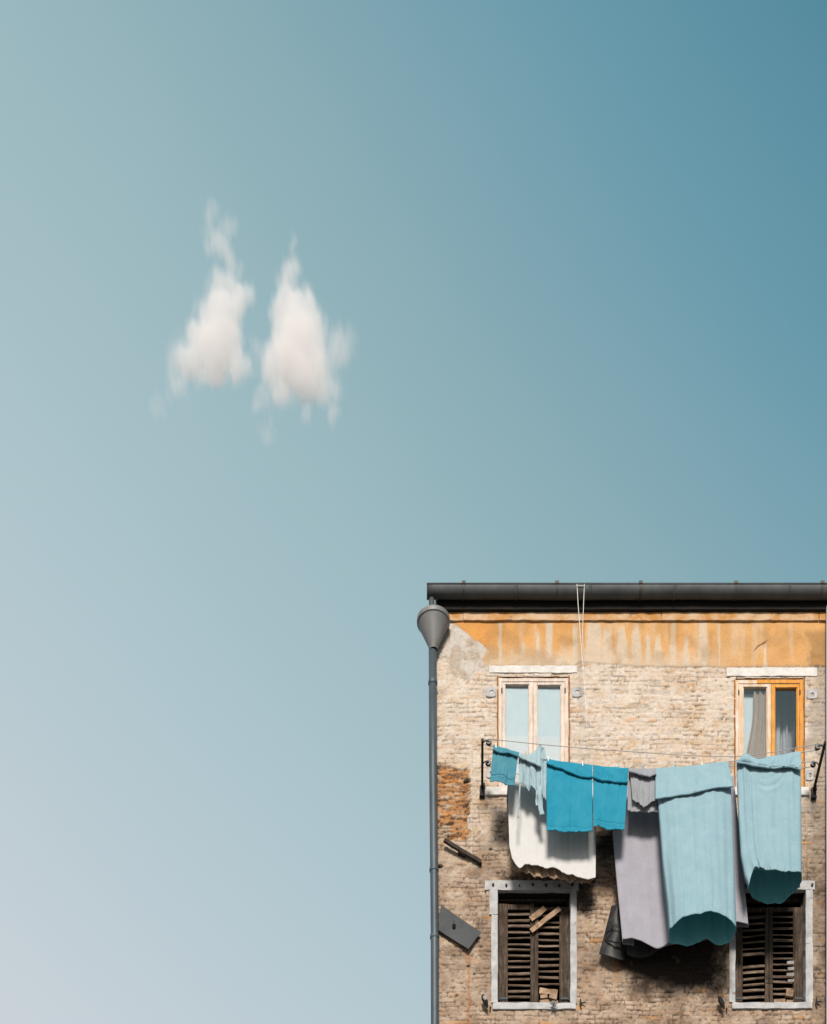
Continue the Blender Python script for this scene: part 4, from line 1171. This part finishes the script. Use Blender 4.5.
cloud('cloud', 'left wispy white cloud with a tall ragged tip above the empty sky', [
    (216, 348, 36, 44, 1), (222, 318, 30, 34, .95), (232, 345, 24, 42, .9), (236, 302, 20, 28, .82), (210, 315, 20, 28, .6), (218, 288, 20, 24, .5), (230, 264, 17, 30, .52),
    (224, 244, 18, 28, .44), (210, 216, 16, 26, .32), (224, 284, 20, 26, .6), (188, 362, 24, 28, .7), (176, 378, 18, 30, .5), (164, 408, 14, 22, .26), (212, 378, 30, 14, .7), (241, 358, 20, 28, .8), (200, 340, 18, 30, .7)], .50, 1)
cloud('cloud', 'right wispy white cloud with pointed top and trailing lower fringes', [
    (298, 350, 38, 50, 1), (294, 312, 26, 38, .9), (312, 372, 34, 34, .9), (290, 278, 18, 32, .6), (291, 250, 9, 24, .34), (330, 392, 22, 28, .62), (334, 412, 12, 22, .42),
    (342, 350, 22, 40, .36), (272, 362, 26, 36, .62), (262, 396, 14, 26, .42), (267, 430, 11, 26, .32), (304, 418, 12, 24, .36), (278, 328, 18, 36, .58), (284, 385, 26, 22, .6), (250, 350, 12, 20, .25)], .50, 2)

# ------------------------------------------------------------------ light
world = bpy.data.worlds.new('World'); sc.world = world; world.use_nodes = True
nt = world.node_tree
bg = nt.nodes['Background']
sky = nt.nodes.new('ShaderNodeTexSky'); sky.sky_type = 'NISHITA'; sky.sun_disc = False
sky.sun_elevation = R(SUN_EL); sky.sun_rotation = R(180 + SUN_AZ); sky.dust_density = 2.0; sky.air_density = 1.0; sky.altitude = 10
tc = nt.nodes.new('ShaderNodeTexCoord')
dt = nt.nodes.new('ShaderNodeVectorMath'); dt.operation = 'DOT_PRODUCT'; dt.inputs[1].default_value = (-1.0, 0.0, -1.6)
nt.links.new(tc.outputs['Generated'], dt.inputs[0])
mr = nt.nodes.new('ShaderNodeMapRange'); mr.inputs['From Min'].default_value = -1.387; mr.inputs['From Max'].default_value = -.643
nt.links.new(dt.outputs['Value'], mr.inputs['Value'])
K = 1.0 / .1 / 1.0
def kk(c): return tuple(x * 1.0 for x in c[:3]) + (1,)
hz = noise_node(nt, 2.2, 5, .6, tc.outputs['Generated'], .5)       # faint uneven haze
ma = nt.nodes.new('ShaderNodeMath'); ma.operation = 'MULTIPLY_ADD'; ma.inputs[1].default_value = .10; nt.links.new(hz, ma.inputs[0])
mb_ = nt.nodes.new('ShaderNodeMath'); mb_.operation = 'ADD'; mb_.inputs[1].default_value = -.05; nt.links.new(mr.outputs[0], mb_.inputs[0]); nt.links.new(mb_.outputs[0], ma.inputs[2])
grad = ramp(nt, ma.outputs[0], [(0, kk(srgb(78, 132, 148))), (.10, kk(srgb(98, 147, 162))), (.29, kk(srgb(135, 168, 175))), (.42, kk(srgb(152, 180, 185))), (.64, kk(srgb(171, 192, 197))), (1, kk(srgb(197, 204, 208)))])
sclr = mix_rgb(nt, grad, (10, 10, 10, 1), 1.0, 'MULTIPLY')
fin = mix_rgb(nt, sky.outputs[0], sclr, .85)
nt.links.new(fin, bg.inputs['Color'])
EXPO = .25
bg.inputs['Strength'].default_value = .1
sun = bpy.data.lights.new('sun', 'SUN'); sun.energy = 4.8; sun.angle = R(13); sun.color = (1, .93, .84)
so_ = bpy.data.objects.new('sun', sun); col.objects.link(so_)
d_ = Vector((-math.sin(R(SUN_AZ)) * math.cos(R(SUN_EL)), -math.cos(R(SUN_AZ)) * math.cos(R(SUN_EL)), math.sin(R(SUN_EL))))
so_.rotation_euler = d_.to_track_quat('Z', 'Y').to_euler()
so_.location = (-5, -30, 40)

vs_ = sc.view_settings
sc.display_settings.display_device = 'sRGB'
vs_.view_transform = 'Standard'; vs_.look = 'None'; vs_.exposure = EXPO; vs_.gamma = 1; vs_.use_curve_mapping = False
sc.cycles.volume_bounces = 12
sc.cycles.volume_step_rate = .5
sc.cycles.max_bounces = 14
sc.cycles.transparent_max_bounces = 12
sc.cycles.use_denoising = True
